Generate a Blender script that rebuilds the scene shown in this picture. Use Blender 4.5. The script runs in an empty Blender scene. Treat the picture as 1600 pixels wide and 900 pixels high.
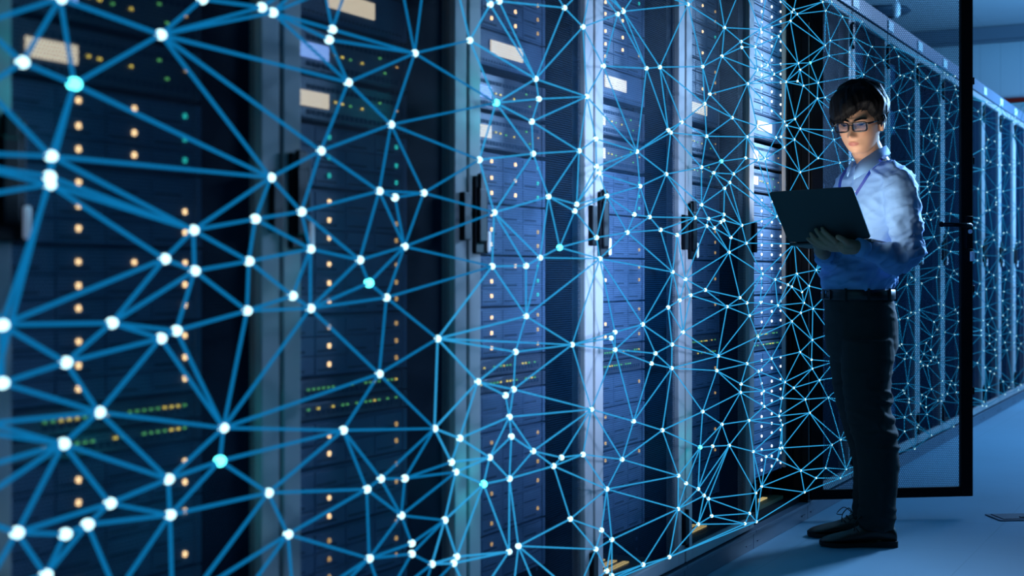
import bpy, bmesh, math, random
from mathutils import Vector, Matrix, noise
R = math.radians
C = bpy.context.scene.collection
SC = bpy.context.scene

# ---------------------------------------------------------------- camera
cd = bpy.data.cameras.new('camera'); cam = bpy.data.objects.new('camera', cd); C.objects.link(cam)
cd.sensor_width = 36; cd.lens = 50; cd.shift_y = -0.01437
CAM_D = 1.597
cam.location = (0, -CAM_D, 1.0)
YAW = math.atan2(.4613, .8874)                       # view direction, measured from the row
cam.rotation_euler = (R(90), 0, YAW - R(90))
cd.dof.use_dof = True; cd.dof.focus_distance = 5.25; cd.dof.aperture_fstop = 3.2
SC.camera = cam
# ---------------------------------------------------------------- view, world, light
vs = SC.view_settings
vs.view_transform = 'Standard'; vs.look = 'None'; vs.gamma = 1; vs.use_curve_mapping = False; vs.exposure = 0.0
SC.cycles.use_denoising = True
SC.cycles.max_bounces = 6; SC.cycles.transparent_max_bounces = 24
SC.cycles.diffuse_bounces = 3; SC.cycles.glossy_bounces = 3
SC.cycles.sample_clamp_indirect = 4
w = bpy.data.worlds.new('world'); SC.world = w; w.use_nodes = True
w.node_tree.nodes['Background'].inputs[0].default_value = (.004, .070, .18, 1)
w.node_tree.nodes['Background'].inputs[1].default_value = 0.05

def area(name, loc, target, size, power, col, sy=None, spread=180):
    l = bpy.data.lights.new(name, 'AREA'); l.energy = power; l.color = col
    l.shape = 'RECTANGLE'; l.size = size; l.size_y = sy or size; l.spread = R(spread)
    o = bpy.data.objects.new(name, l); C.objects.link(o); o.location = loc
    o.rotation_euler = (Vector(target) - Vector(loc)).to_track_quat('-Z', 'Y').to_euler()
    return o
area('ceiling_lamp_far', (11.3, -1.6, 3.25), (11.3, -1.6, 0), 3.2, 120, (.36, .53, .86), 1.6)
area('ceiling_lamp_mid', (7.9, -1.7, 3.25), (7.9, -1.2, 0), 1.6, 9, (.03, .42, .95), 1.0)
area('ceiling_wash', (11.2, -1.6, 1.9), (13.2, 1.2, 3.4), 2.0, 140, (.15, .52, 1), 1.5)  # unseen uplight added to brighten the ceiling and back wall
area('far_rack_fill_light', (9.3, -3.3, 1.9), (8.6, 0, 1.2), 3.0, 68, (.09, .44, .90), 1.4, 100)  # added fill to bring more blue light onto the far racks
area('rack_key_light', (3.1, -2.7, 1.25), (3.75, 0, 1.10), .7, 18, (.28, .41, .66), .6, 34)  # unseen key light added in the aisle for the rack fronts
area('back_lamp', (8.2, -1.3, 2.3), (5.3, -.3, 1.2), .6, 30, (.30, .58, 1), .6, 40)

# ---------------------------------------------------------------- materials
def mat(name, col, rough=.6, metal=0, emit=None, es=0, spec=.5, bump=None, vary=None):
    m = bpy.data.materials.new(name); m.use_nodes = True; nt = m.node_tree; b = nt.nodes['Principled BSDF']
    b.inputs['Base Color'].default_value = (*col, 1); b.inputs['Roughness'].default_value = rough
    b.inputs['Metallic'].default_value = metal; b.inputs['Specular IOR Level'].default_value = spec
    if emit: b.inputs['Emission Color'].default_value = (*emit, 1); b.inputs['Emission Strength'].default_value = es
    tc = nt.nodes.new('ShaderNodeTexCoord')
    if bump:
        n = nt.nodes.new('ShaderNodeTexNoise'); n.inputs['Scale'].default_value = bump[0]; n.inputs['Detail'].default_value = 4
        mp = nt.nodes.new('ShaderNodeMapping'); mp.inputs['Scale'].default_value = bump[2] if len(bump) > 2 else (1, 1, 1)
        nt.links.new(tc.outputs['Object'], mp.inputs['Vector']); nt.links.new(mp.outputs[0], n.inputs['Vector'])
        bp = nt.nodes.new('ShaderNodeBump'); bp.inputs['Strength'].default_value = bump[1]; bp.inputs['Distance'].default_value = .01
        nt.links.new(n.outputs[0], bp.inputs['Height']); nt.links.new(bp.outputs[0], b.inputs['Normal'])
    if vary:
        n = nt.nodes.new('ShaderNodeTexNoise'); n.inputs['Scale'].default_value = vary[0]; n.inputs['Detail'].default_value = 5
        nt.links.new(tc.outputs['Object'], n.inputs['Vector'])
        mx = nt.nodes.new('ShaderNodeMix'); mx.data_type = 'RGBA'
        mx.inputs[6].default_value = (*col, 1); mx.inputs[7].default_value = (*vary[1], 1)
        nt.links.new(n.outputs[0], mx.inputs[0]); nt.links.new(mx.outputs[2], b.inputs['Base Color'])
    return m
M = {}
M['frame'] = mat('rack_frame_grey', (.30, .30, .34), .6, 0, spec=.12, bump=(300, .03))
M['header'] = mat('header_blue_grey', (.12, .16, .24), .45, .1)
M['door_frame'] = mat('rack_door_grey', (.36, .36, .38), .6, 0, spec=.12, bump=(300, .03))
M['inner'] = mat('rack_inside_black', (.002, .005, .010), .7, spec=.08)
M['black'] = mat('black_paint', (.003, .004, .006), .5, spec=.15)
M['handle'] = mat('black_handle_plastic', (.003, .004, .007), .5, spec=.12)
M['bezel'] = mat('server_bezel', (.12, .225, .40), .55, 0, spec=.2, vary=(14, (.09, .17, .31)))
M['bezel2'] = mat('server_bezel_dark', (.10, .14, .22), .4, .2)
M['tray'] = mat('bezel_slots', (.04, .08, .14), .7, spec=.1)
M['rail'] = mat('mounting_rail_steel', (.5, .55, .65), .35, .7)
M['rail_dark'] = mat('mounting_rail_black', (.004, .010, .018), .7, spec=.1)
M['plinth'] = mat('plinth_blue_grey', (.085, .12, .17), .35, .1)
M['label'] = mat('paper_label_glow', (.85, .82, .72), .7, emit=(1, .84, .60), es=.75)  # glow added so the paper looks lit
M['label_blue'] = mat('emissive_blue_label', (.4, .55, .9), .6, emit=(.25, .45, 1), es=1.0)  # glow put into the blue label's own material
M['plate'] = mat('white_number_plate', (.9, .92, .96), .4)
M['amber'] = mat('amber_led', (.9, .6, .3), .4, emit=(1, .68, .34), es=1.9)
M['white_led'] = mat('white_led', (.9, .9, .9), .4, emit=(.8, .92, 1), es=2.4)
M['dim_amber'] = mat('dim_amber_led', (.5, .4, .2), .4, emit=(1, .6, .2), es=.55)
M['teal'] = mat('teal_led', (.1, .5, .45), .4, emit=(.02, .55, .50), es=.9)
M['green'] = mat('green_led', (.1, .5, .2), .4, emit=(.15, .65, .18), es=.55)
M['yellow'] = mat('yellow_led', (.5, .5, .1), .4, emit=(.9, .7, .12), es=1.0)
M['gold'] = mat('brass_grille_glow', (.75, .60, .25), .3, .6, emit=(1, .75, .3), es=.5)  # slots glow in place of the light they reflect
M['olive'] = mat('olive_vent_cover', (.16, .15, .08), .4, .2)
M['pale_strip'] = mat('pale_handle_strip', (1, 1, 1), .4, emit=(.62, .70, 1), es=.12)  # pale metal strip with a faint glow added
for k in ('amber', 'white_led', 'dim_amber', 'teal', 'green', 'yellow', 'label', 'label_blue', 'pale_strip', 'gold'):
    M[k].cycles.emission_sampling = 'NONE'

def emis(name, col, s):
    m = bpy.data.materials.new(name); m.use_nodes = True; nt = m.node_tree; nt.nodes.clear()
    e = nt.nodes.new('ShaderNodeEmission'); e.inputs[0].default_value = (*col, 1); e.inputs[1].default_value = s
    o = nt.nodes.new('ShaderNodeOutputMaterial'); nt.links.new(e.outputs[0], o.inputs[0])
    m.cycles.emission_sampling = 'NONE'
    return m
M['strand'] = emis('glowing_blue_strand', (.003, .165, .41), 1.0)
M['strand_far'] = emis('glowing_fine_strand', (.028, .36, .74), 1.0)
M['strand_dim'] = emis('dim_far_strand', (.006, .15, .34), 1.0)
M['node'] = emis('glowing_white_node', (.55, .92, 1), 2.2)
M['cyan'] = emis('glowing_cyan_node', (.12, 1.0, 1.0), 3.6)

def perforated(name, col, pitch, rad, rough=.45, metal=.3):
    """sheet metal with a hexagonal pattern of round holes, drawn in metres on the UV map"""
    m = bpy.data.materials.new(name); m.use_nodes = True; nt = m.node_tree; L = nt.links.new
    b = nt.nodes['Principled BSDF']; out = nt.nodes['Material Output']
    b.inputs['Base Color'].default_value = (*col, 1); b.inputs['Roughness'].default_value = rough; b.inputs['Metallic'].default_value = metal; b.inputs['Specular IOR Level'].default_value = .06
    uv = nt.nodes.new('ShaderNodeUVMap')
    q = math.sqrt(3)
    sc = nt.nodes.new('ShaderNodeVectorMath'); sc.operation = 'MULTIPLY'; sc.inputs[1].default_value = (1 / pitch, 1 / (pitch * q), 0)
    L(uv.outputs[0], sc.inputs[0])
    ds = []
    for off in (0, .5):
        a = nt.nodes.new('ShaderNodeVectorMath'); a.operation = 'ADD'; a.inputs[1].default_value = (off, off, 0); L(sc.outputs[0], a.inputs[0])
        f = nt.nodes.new('ShaderNodeVectorMath'); f.operation = 'FRACTION'; L(a.outputs[0], f.inputs[0])
        s = nt.nodes.new('ShaderNodeVectorMath'); s.operation = 'SUBTRACT'; s.inputs[1].default_value = (.5, .5, 0); L(f.outputs[0], s.inputs[0])
        k = nt.nodes.new('ShaderNodeVectorMath'); k.operation = 'MULTIPLY'; k.inputs[1].default_value = (1, q, 0); L(s.outputs[0], k.inputs[0])
        l = nt.nodes.new('ShaderNodeVectorMath'); l.operation = 'LENGTH'; L(k.outputs[0], l.inputs[0]); ds.append(l)
    mn = nt.nodes.new('ShaderNodeMath'); mn.operation = 'MINIMUM'; L(ds[0].outputs['Value'], mn.inputs[0]); L(ds[1].outputs['Value'], mn.inputs[1])
    lt = nt.nodes.new('ShaderNodeMath'); lt.operation = 'LESS_THAN'; lt.inputs[1].default_value = rad / pitch; L(mn.outputs[0], lt.inputs[0])
    tr = nt.nodes.new('ShaderNodeBsdfTransparent'); mx = nt.nodes.new('ShaderNodeMixShader')
    L(lt.outputs[0], mx.inputs[0]); L(b.outputs[0], mx.inputs[1]); L(tr.outputs[0], mx.inputs[2]); L(mx.outputs[0], out.inputs[0])
    return m
M['mesh'] = perforated('perforated_door_sheet', (.001, .026, .066), .0068, .0029, .7, 0)
M['mesh_open'] = perforated('perforated_open_door_sheet', (.006, .030, .068), .0088, .0039, .7, 0)

# ---------------------------------------------------------------- mesh helpers
def new(name, bm, m, parent=None, smooth=False, loc=None, rot=None):
    me = bpy.data.meshes.new(name); bm.normal_update(); bm.to_mesh(me); bm.free()
    for x in (m if isinstance(m, (list, tuple)) else [m]): me.materials.append(x)
    if smooth:
        for p in me.polygons: p.use_smooth = True
    o = bpy.data.objects.new(name, me); C.objects.link(o)
    if parent: o.parent = parent
    if loc: o.location = loc
    if rot: o.rotation_euler = rot
    return o
def empty(name, loc=(0, 0, 0), rz=0, parent=None):
    o = bpy.data.objects.new(name, None); C.objects.link(o); o.location = loc; o.rotation_euler = (0, 0, rz)
    o.empty_display_size = .1
    if parent: o.parent = parent
    return o
def tag(o, label, cat, group=None, kind=None):
    o['label'] = label; o['category'] = cat
    if group: o['group'] = group
    if kind: o['kind'] = kind
    return o
def box(bm, x0, x1, y0, y1, z0, z1, mi=0, bev=0):
    vs = [bm.verts.new(v) for v in ((x0, y0, z0), (x1, y0, z0), (x1, y1, z0), (x0, y1, z0), (x0, y0, z1), (x1, y0, z1), (x1, y1, z1), (x0, y1, z1))]
    fs = [bm.faces.new([vs[i] for i in q]) for q in ((0, 3, 2, 1), (4, 5, 6, 7), (0, 1, 5, 4), (1, 2, 6, 5), (2, 3, 7, 6), (3, 0, 4, 7))]
    for f in fs: f.material_index = mi
    if bev:
        es = {e for f in fs for e in f.edges}
        r = bmesh.ops.bevel(bm, geom=list(es), offset=bev, segments=2, affect='EDGES', profile=.5)
        for f in r['faces']: f.material_index = mi
def ring(bm, c, ax, ay, ra, rb, n):
    return [bm.verts.new(c + ax * (ra * math.cos(2 * math.pi * i / n)) + ay * (rb * math.sin(2 * math.pi * i / n))) for i in range(n)]
def bridge(bm, rs, cap=True, mi=0):
    n = len(rs[0])
    for a, b in zip(rs, rs[1:]):
        for i in range(n):
            bm.faces.new((a[i], a[(i + 1) % n], b[(i + 1) % n], b[i])).material_index = mi
    if cap:
        bm.faces.new(rs[0][::-1]).material_index = mi; bm.faces.new(rs[-1]).material_index = mi
def tube(bm, pts, rad, n=10, flat=1.0, up=None, mi=0):
    """tapered tube along pts; rad is one radius per point; flat squashes along the binormal"""
    pts = [Vector(p) for p in pts]
    if not isinstance(rad, (list, tuple)): rad = [rad] * len(pts)
    rs = []; u = Vector(up) if up else Vector((0, 0, 1))
    for i, p in enumerate(pts):
        t = (pts[min(i + 1, len(pts) - 1)] - pts[max(i - 1, 0)]).normalized()
        if abs(t.dot(u)) > .97: u = Vector((1, 0, 0)) if abs(t.x) < .9 else Vector((0, 1, 0))
        a = t.cross(u).normalized(); b = a.cross(t).normalized()
        rs.append(ring(bm, p, a, b, rad[i], rad[i] * flat, n))
    bridge(bm, rs, mi=mi)
def spline(pts, n=6):
    """Catmull-Rom through tuples of any length"""
    out = []
    P = [pts[0]] + list(pts) + [pts[-1]]
    for i in range(1, len(P) - 2):
        for k in range(n):
            t = k / n
            out.append(tuple(.5 * ((2 * b) + (-a + c) * t + (2 * a - 5 * b + 4 * c - d) * t * t + (-a + 3 * b - 3 * c + d) * t ** 3)
                             for a, b, c, d in zip(P[i - 1], P[i], P[i + 1], P[i + 2])))
    out.append(tuple(pts[-1])); return out
def ball(bm, c, r, n=12, m=8, sc=(1, 1, 1), rot=None, mi=0):
    mt = Matrix.Translation(c) @ (rot.to_4x4() if rot else Matrix.Identity(4)) @ Matrix.Diagonal((*[r * s for s in sc], 1))
    g = bmesh.ops.create_uvsphere(bm, u_segments=n, v_segments=m, radius=1, matrix=mt)
    for v in g['verts']:
        for f in v.link_faces: f.material_index = mi
def remesh(name, bm, m, voxel, parent=None, smooth=3, fn=None):
    """fuse overlapping closed pieces into one continuous surface"""
    me = bpy.data.meshes.new('tmp'); bmesh.ops.recalc_face_normals(bm, faces=bm.faces); bm.to_mesh(me); bm.free()
    t = bpy.data.objects.new('tmp', me); C.objects.link(t)
    r = t.modifiers.new('r', 'REMESH'); r.mode = 'VOXEL'; r.voxel_size = voxel; r.use_smooth_shade = True
    if smooth:
        s = t.modifiers.new('s', 'SMOOTH'); s.factor = .5; s.iterations = smooth
    dg = bpy.context.evaluated_depsgraph_get(); dg.update()
    out = bpy.data.meshes.new_from_object(t.evaluated_get(dg)); out.name = name
    bpy.data.objects.remove(t); bpy.data.meshes.remove(me)
    out.materials.clear()
    for x in (m if isinstance(m, (list, tuple)) else [m]): out.materials.append(x)
    if fn: fn(out)
    out.update()
    for p in out.polygons: p.use_smooth = True
    o = bpy.data.objects.new(name, out); C.objects.link(o)
    if parent: o.parent = parent
    return o

# ---------------------------------------------------------------- the room
def struct(o): o['kind'] = 'structure'; return o
XE = 14.5; HC = 3.4
def grid_mat(name, col, col2, px, py, wdt, rough, axes=(0, 1), vary=0.3, off=(0, 0)):
    m = mat(name, col, rough); nt = m.node_tree; L = nt.links.new; b = nt.nodes['Principled BSDF']
    g = nt.nodes.new('ShaderNodeNewGeometry'); sp = nt.nodes.new('ShaderNodeSeparateXYZ'); L(g.outputs['Position'], sp.inputs[0])
    masks = []
    for ax, p, o in ((axes[0], px, off[0]), (axes[1], py, off[1])):
        if not p: continue
        a = nt.nodes.new('ShaderNodeMath'); a.operation = 'ADD'; a.inputs[1].default_value = 100 * p + o; L(sp.outputs[ax], a.inputs[0])
        md = nt.nodes.new('ShaderNodeMath'); md.operation = 'MODULO'; md.inputs[1].default_value = p; L(a.outputs[0], md.inputs[0])
        lt = nt.nodes.new('ShaderNodeMath'); lt.operation = 'LESS_THAN'; lt.inputs[1].default_value = wdt; L(md.outputs[0], lt.inputs[0]); masks.append(lt)
    k = masks[0]
    if len(masks) > 1:
        k = nt.nodes.new('ShaderNodeMath'); k.operation = 'MAXIMUM'; L(masks[0].outputs[0], k.inputs[0]); L(masks[1].outputs[0], k.inputs[1])
    n = nt.nodes.new('ShaderNodeTexNoise'); n.inputs['Scale'].default_value = 1.6; n.inputs['Detail'].default_value = 6; L(g.outputs['Position'], n.inputs['Vector'])
    mx = nt.nodes.new('ShaderNodeMix'); mx.data_type = 'RGBA'; mx.inputs[6].default_value = (*col, 1); mx.inputs[7].default_value = (*[c * (1 - vary) for c in col], 1)
    L(n.outputs[0], mx.inputs[0])
    m2 = nt.nodes.new('ShaderNodeMix'); m2.data_type = 'RGBA'; m2.inputs[7].default_value = (*col2, 1)
    L(k.outputs[0], m2.inputs[0]); L(mx.outputs[2], m2.inputs[6]); L(m2.outputs[2], b.inputs['Base Color'])
    return m
mf = grid_mat('blue_grey_floor_tiles', (.17, .36, .49), (.13, .28, .38), .6, .6, .006, .55, vary=.25, off=(.1, .12))
bm = bmesh.new(); box(bm, -2, XE, -5, 3, -.1, 0); struct(new('floor', bm, mf))
mc = grid_mat('pale_ceiling_panels', (.50, .54, .60), (.40, .44, .50), 1.2, 1.2, .012, .7, vary=.12, off=(.3, .5))
bm = bmesh.new(); box(bm, -2, XE, -5, 3, HC, HC + .1); struct(new('ceiling', bm, mc))
mw = grid_mat('wall_panels_vertical_seams', (.40, .46, .52), (.28, .33, .39), .19, 0, .006, .6, axes=(1, 2), vary=.12)
bm = bmesh.new(); box(bm, XE, XE + .1, -5, 3, 0, HC); struct(new('wall_back', bm, mw))
bm = bmesh.new(); box(bm, XE - .10, XE, -5, 3, HC - .14, HC - .005); box(bm, XE - .12, XE, -5, 3, HC - .155, HC - .14)
struct(new('trim_1', bm, mat('cornice_blue', (.12, .15, .20), .5)))
# red pipe along the back wall
t = tag(empty('wall_pipe', (XE - .08, -1.2, 2.67)), 'thin red pipe running along the back wall above the racks', 'pipe')
red = mat('red_pipe_paint', (.55, .03, .02), .4)
bm = bmesh.new(); tube(bm, [(0, -2.5, 0), (0, 1.85, 0)], .028, 12); tube(bm, [(0, 1.85, 0), (.07, 1.85, 0)], .028, 12); new('pipe_run', bm, red, t, True)
for y in (-1.6, .2, 1.42):
    bm = bmesh.new(); tube(bm, [(0, y - .05, 0), (0, y + .05, 0)], .042, 12); box(bm, -.02, .08, y - .015, y + .015, -.012, .012); box(bm, -.01, .01, y - .012, y + .012, .02, .09)
    new('pipe_coupling', bm, red, t)
# ceiling fittings seen through the open door
t = tag(empty('ceiling_vent', (13.0, 1.35, HC)), 'round dark vent under the ceiling above the rack row', 'vent')
bm = bmesh.new(); rs = []
for r, z in ((.20, 0), (.23, -.03), (.20, -.05), (.11, -.08)): rs.append(ring(bm, Vector((0, 0, z)), Vector((1, 0, 0)), Vector((0, 1, 0)), r, r, 28))
bridge(bm, rs); new('vent_hood', bm, mat('vent_dark', (.05, .08, .12), .5), t, True)
bm = bmesh.new(); tube(bm, [(0, 0, -.07), (0, 0, -.10)], [.08, .05], 20); new('vent_core', bm, M['black'], t)
t = tag(empty('hanging_sensor', (11.13, .84, HC)), 'small pale sensor hanging on a rod from the ceiling', 'sensor')
bm = bmesh.new(); tube(bm, [(0, 0, 0), (0, 0, -.32)], .011, 10); new('rod', bm, M['plate'], t)
bm = bmesh.new(); tube(bm, [(0, 0, -.30), (0, 0, -.34), (0, 0, -.40), (0, 0, -.42)], [.02, .032, .032, .015], 14); new('sensor_head', bm, M['plate'], t, True)
# flat socket on the floor
t = tag(empty('floor_socket', (6.12, -.76, 0), -1.0), 'flat dark floor socket box with lid by the right edge', 'socket')
bm = bmesh.new(); box(bm, -.12, .12, -.075, .075, 0, .005, bev=.002); new('socket_frame', bm, mat('socket_frame', (.07, .11, .16), .5), t)
bm = bmesh.new(); box(bm, -.10, .10, -.06, .06, .004, .008, bev=.001); box(bm, -.02, .02, -.045, -.03, .007, .012); new('socket_lid', bm, mat('socket_lid', (.04, .07, .11), .5), t)

# ---------------------------------------------------------------- racks
X0 = 2.145; PW = .7085; G = .006                 # first joint, rack pitch, half gap between doors
ZB, ZT, ZH = .071, 2.192, 2.27
def uvbox_panel(bm, w, z0, z1, y=0):
    uv = bm.loops.layers.uv.verify()
    vs = [bm.verts.new(p) for p in ((0, y, z0), (w, y, z0), (w, y, z1), (0, y, z1))]
    f = bm.faces.new(vs)
    for l in f.loops: l[uv].uv = (l.vert.co.x, l.vert.co.z)
def make_door(parent, open_style=False):
    """hinged on its right edge: local origin at the hinge foot, the leaf runs towards -x"""
    W = PW - 2 * G
    d = None
    bm = bmesh.new()
    sw = .055 if not open_style else .052
    ob = lambda a, b, z0, z1: box(bm, a, b, -.026, -.002, z0, z1, bev=.003)
    ob(-W, -W + sw, ZB + .008, ZT - .006); ob(-sw, 0, ZB + .008, ZT - .006)
    ob(-W + sw, -sw, ZT - .042, ZT - .006); ob(-W + sw, -sw, ZB + .008, ZB + .048)
    d = new('door', bm, M['black'] if open_style else M['door_frame'], parent)
    bm = bmesh.new(); uvbox_panel(bm, W - 2 * sw + .01, ZB + .045, ZT - .038)
    p = new('mesh_panel', bm, M['mesh_open'] if open_style else M['mesh'], d); p.location = (-W + sw - .005, -.012, 0)
    if not open_style:
        bm = bmesh.new(); x = -W + .012
        box(bm, x, x + .062, -.036, -.026, 1.045, 1.225, bev=.004)
        box(bm, x + .010, x + .050, -.041, -.034, 1.07, 1.20, bev=.006)
        box(bm, x + .016, x + .046, -.040, -.030, 1.19, 1.232, bev=.004)
        new('handle', bm, M['handle'], d)
        bm = bmesh.new(); box(bm, x + .054, x + .068, -.041, -.034, 1.050, 1.098, bev=.004); new('handle_strip', bm, M['pale_strip'], d)
        bm = bmesh.new(); box(bm, -.036, -.004, -.040, -.026, 1.075, 1.185, bev=.003); new('catch', bm, M['handle'], d)
        for z in (.14, 2.02):
            bm = bmesh.new(); box(bm, -.030, .004, -.040, -.022, z, z + .10, bev=.004); tube(bm, [(-.002, -.034, z - .01), (-.002, -.034, z + .11)], .007, 8)
            new('hinge', bm, M['handle'], d)
    else:
        # silver seam line, bolts, swung-out lever handle on the free stile
        bm = bmesh.new(); tube(bm, [(-W + .012, -.028, .1), (-W + .012, -.028, .98), (-W + .020, -.028, 1.02), (-W + .020, -.028, 1.30), (-W + .008, -.028, 1.34), (-W + .008, -.028, 1.9)], .0016, 6)
        new('edge_wire', bm, M['rail'], d)
        bm = bmesh.new()
        box(bm, -W + .006, -W + .046, -.040, -.024, 1.03, 1.24, bev=.005)
        box(bm, -W + .010, -W + .042, -.030, .022, 1.10, 1.235, bev=.004)
        new('handle_plate', bm, M['handle'], d)
        bm = bmesh.new(); tube(bm, [(-W + .024, .018, 1.196), (-W + .034, .034, 1.197), (-W + .07, .040, 1.198), (-W + .155, .038, 1.200)], [.012, .013, .011, .0115], 12, flat=.8)
        ball(bm, (-W + .155, .038, 1.200), .0118)
        new('lever', bm, M['handle'], d, True)
        bm = bmesh.new(); tube(bm, [(-W + .026, .020, 1.172), (-W + .026, .027, 1.172)], .009, 14); new('lock_button', bm, M['plate'], d)
        bm = bmesh.new(); box(bm, -W + .004, -W + .016, .0, .02, 1.05, 1.09, bev=.002); new('latch_plate', bm, M['plate'], d)
        for z in (.5, .92, 1.45, 1.78):
            bm = bmesh.new(); box(bm, -W - .008, -W + .004, -.02, -.004, z, z + .03, bev=.002); new('door_stud', bm, M['black'], d)
        for z in (.14, 1.1, 2.02):
            bm = bmesh.new(); tube(bm, [(.003, -.008, z), (.003, -.008, z + .09)], .009, 10); box(bm, -.03, .0, -.005, .004, z + .01, z + .08); new('hinge', bm, M['black'], d)
    return d
def make_rack(is_open=False):
    r = empty('server_rack')
    W = PW; t = .022; D = 1.05
    bm = bmesh.new()
    box(bm, .002, t, .004, D, ZB, ZT); box(bm, W - t, W - .002, .004, D, ZB, ZT)
    box(bm, t, W - t, D - .02, D, ZB, ZT); box(bm, t, W - t, .004, D, ZB, ZB + .02); box(bm, t, W - t, .004, D, ZT - .02, ZT)
    new('cabinet', bm, M['inner'], r)
    bm = bmesh.new()
    box(bm, .002, .026, .0, .03, ZB, ZT, bev=.002); box(bm, W - .026, W - .002, .0, .03, ZB, ZT, bev=.002)
    
    if is_open: box(bm, W - .016, W - .001, -.027, .0, ZB, ZT)
    new('front_post', bm, M['black'] if is_open else M['frame'], r)
    bm = bmesh.new(); box(bm, .001, W - .001, -.026, D, ZT + .004, ZH, bev=.003); new('header', bm, M['header'], r)
    bm = bmesh.new(); box(bm, .001, W - .001, -.022, D, 0, ZB - .004, bev=.002); box(bm, .001, W - .001, -.032, .02, ZB - .012, ZB, bev=.002)
    box(bm, .04, .09, -.026, -.01, .022, .026); box(bm, W - .09, W - .04, -.026, -.01, .022, .026)
    new('plinth', bm, M['plinth'], r)
    bm = bmesh.new(); box(bm, .003, .115, -.031, -.024, ZH - .064, ZH - .016, bev=.001); o = new('number_plate', bm, M['plate'], r); o['label'] = 'white number plate on the header'
    for s in (.0725, W - .113):
        bm = bmesh.new(); box(bm, s, s + .04, .104, .118, ZB + .02, ZT - .02)
        for k in range(60):
            z = ZB + .05 + k * .0345
            box(bm, s + .012, s + .024, .1025, .105, z, z + .010, 1)
        new('mounting_rail', bm, [M['rail_dark'], M['tray']], r)
    bm = bmesh.new(); box(bm, .10, W - .10, .05, .40, ZB + .021, ZB + .034)
    for k in range(4): box(bm, .20, W - .20, .085 + k * .04, .105 + k * .04, ZB + .034, ZB + .038, 1)
    o = new('floor_grille', bm, [M['olive'], M['gold']], r); o['label'] = 'olive floor plate with gold slots'
    if is_open:
        bm = bmesh.new(); box(bm, W - .042, W - .024, .060, .074, ZB + .14, ZT - .02); o = new('lit_look_post', bm, M['plate'], r); o['label'] = 'steel post coloured bright as if lit'  # white colour stands in for the light on this post
        bm = bmesh.new()
        for k, (x, y) in enumerate(((W - .035, .05), (W - .03, .065), (W - .042, .085), (W - .036, .036))): tube(bm, [(x, y, ZB + .1), (x + .004 * math.sin(k), y + .004, 1.0), (x, y, ZT - .1)], .0035, 6)
        new('side_cable', bm, M['rail_dark'], r)
        bm = bmesh.new(); box(bm, W - .0035, W - .0010, -.0290, -.026, ZB + .01, ZT - .02); new('edge_highlight', bm, M['rail'], r)  # thin strip put in as the highlight along the hinge edge
    else:
        d = make_door(r); d.location = (W - G, 0, 0)
    return r
def copy_tree(o, parent=None):
    c = o.copy(); C.objects.link(c); c.parent = parent
    for ch in list(o.children): copy_tree(ch, c)
    return c
K0, K1 = -2, 15; OPEN = 4
ordn = ['zeroth', 'first', 'second', 'third', 'fourth', 'fifth', 'sixth', 'seventh', 'eighth', 'ninth', 'tenth', 'eleventh', 'twelfth', 'thirteenth', 'fourteenth', 'fifteenth', 'sixteenth']
def rackname(k):
    if k == OPEN: return 'the open rack by the person'
    return 'the %s rack %s of the open one' % (ordn[abs(OPEN - k)], 'left' if k < OPEN else 'right')
proto = make_rack(); first = True
for k in range(K0, K1 + 1):
    if k == OPEN:
        r = make_rack(True)
        tag(r, 'open server rack with its black mesh door swung out beside the person', 'server rack', 'server racks in the row')
        d = make_door(r, True); d.location = (PW - .004, -.038, 0); d.rotation_euler = (0, 0, R(125.5)); d['label'] = 'black door standing open'
    else:
        r = proto if first else copy_tree(proto); first = False
        where = rackname(k).replace('the ', '', 1)
        tag(r, 'closed server rack with perforated door, ' + where, 'server rack', 'server racks in the row')
    r.location = (X0 + PW * k, .026, 0)

# ---------------------------------------------------------------- equipment in the racks
SW = .482; SX = .113
DISC = {}
def led_mesh(key, r=.0052):
    if key not in DISC:
        bm = bmesh.new(); tube(bm, [(0, 0, 0), (0, -.003, 0), (0, -.0042, 0)], [r, r, r * .6], 10)
        me = bpy.data.meshes.new('led'); bm.to_mesh(me); bm.free(); me.materials.append(M[key]); DISC[key] = me
    return DISC[key]
def led(parent, key, x, z):
    o = bpy.data.objects.new('status_light', led_mesh(key)); C.objects.link(o); o.parent = parent; o.location = (x, -.004, z)
    o.name = 'status_light'
def small_leds(parent, lst):
    for key, x, z in lst:
        k = key + '_s'
        if k not in DISC:
            bm = bmesh.new(); box(bm, -.0035, .0035, -.002, 0, -.0022, .0022)
            me = bpy.data.meshes.new('led'); bm.to_mesh(me); bm.free(); me.materials.append(M[key]); DISC[k] = me
        o = bpy.data.objects.new('port_light', DISC[k]); C.objects.link(o); o.parent = parent; o.location = (x, -.0045, z)
UN = {}
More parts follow.
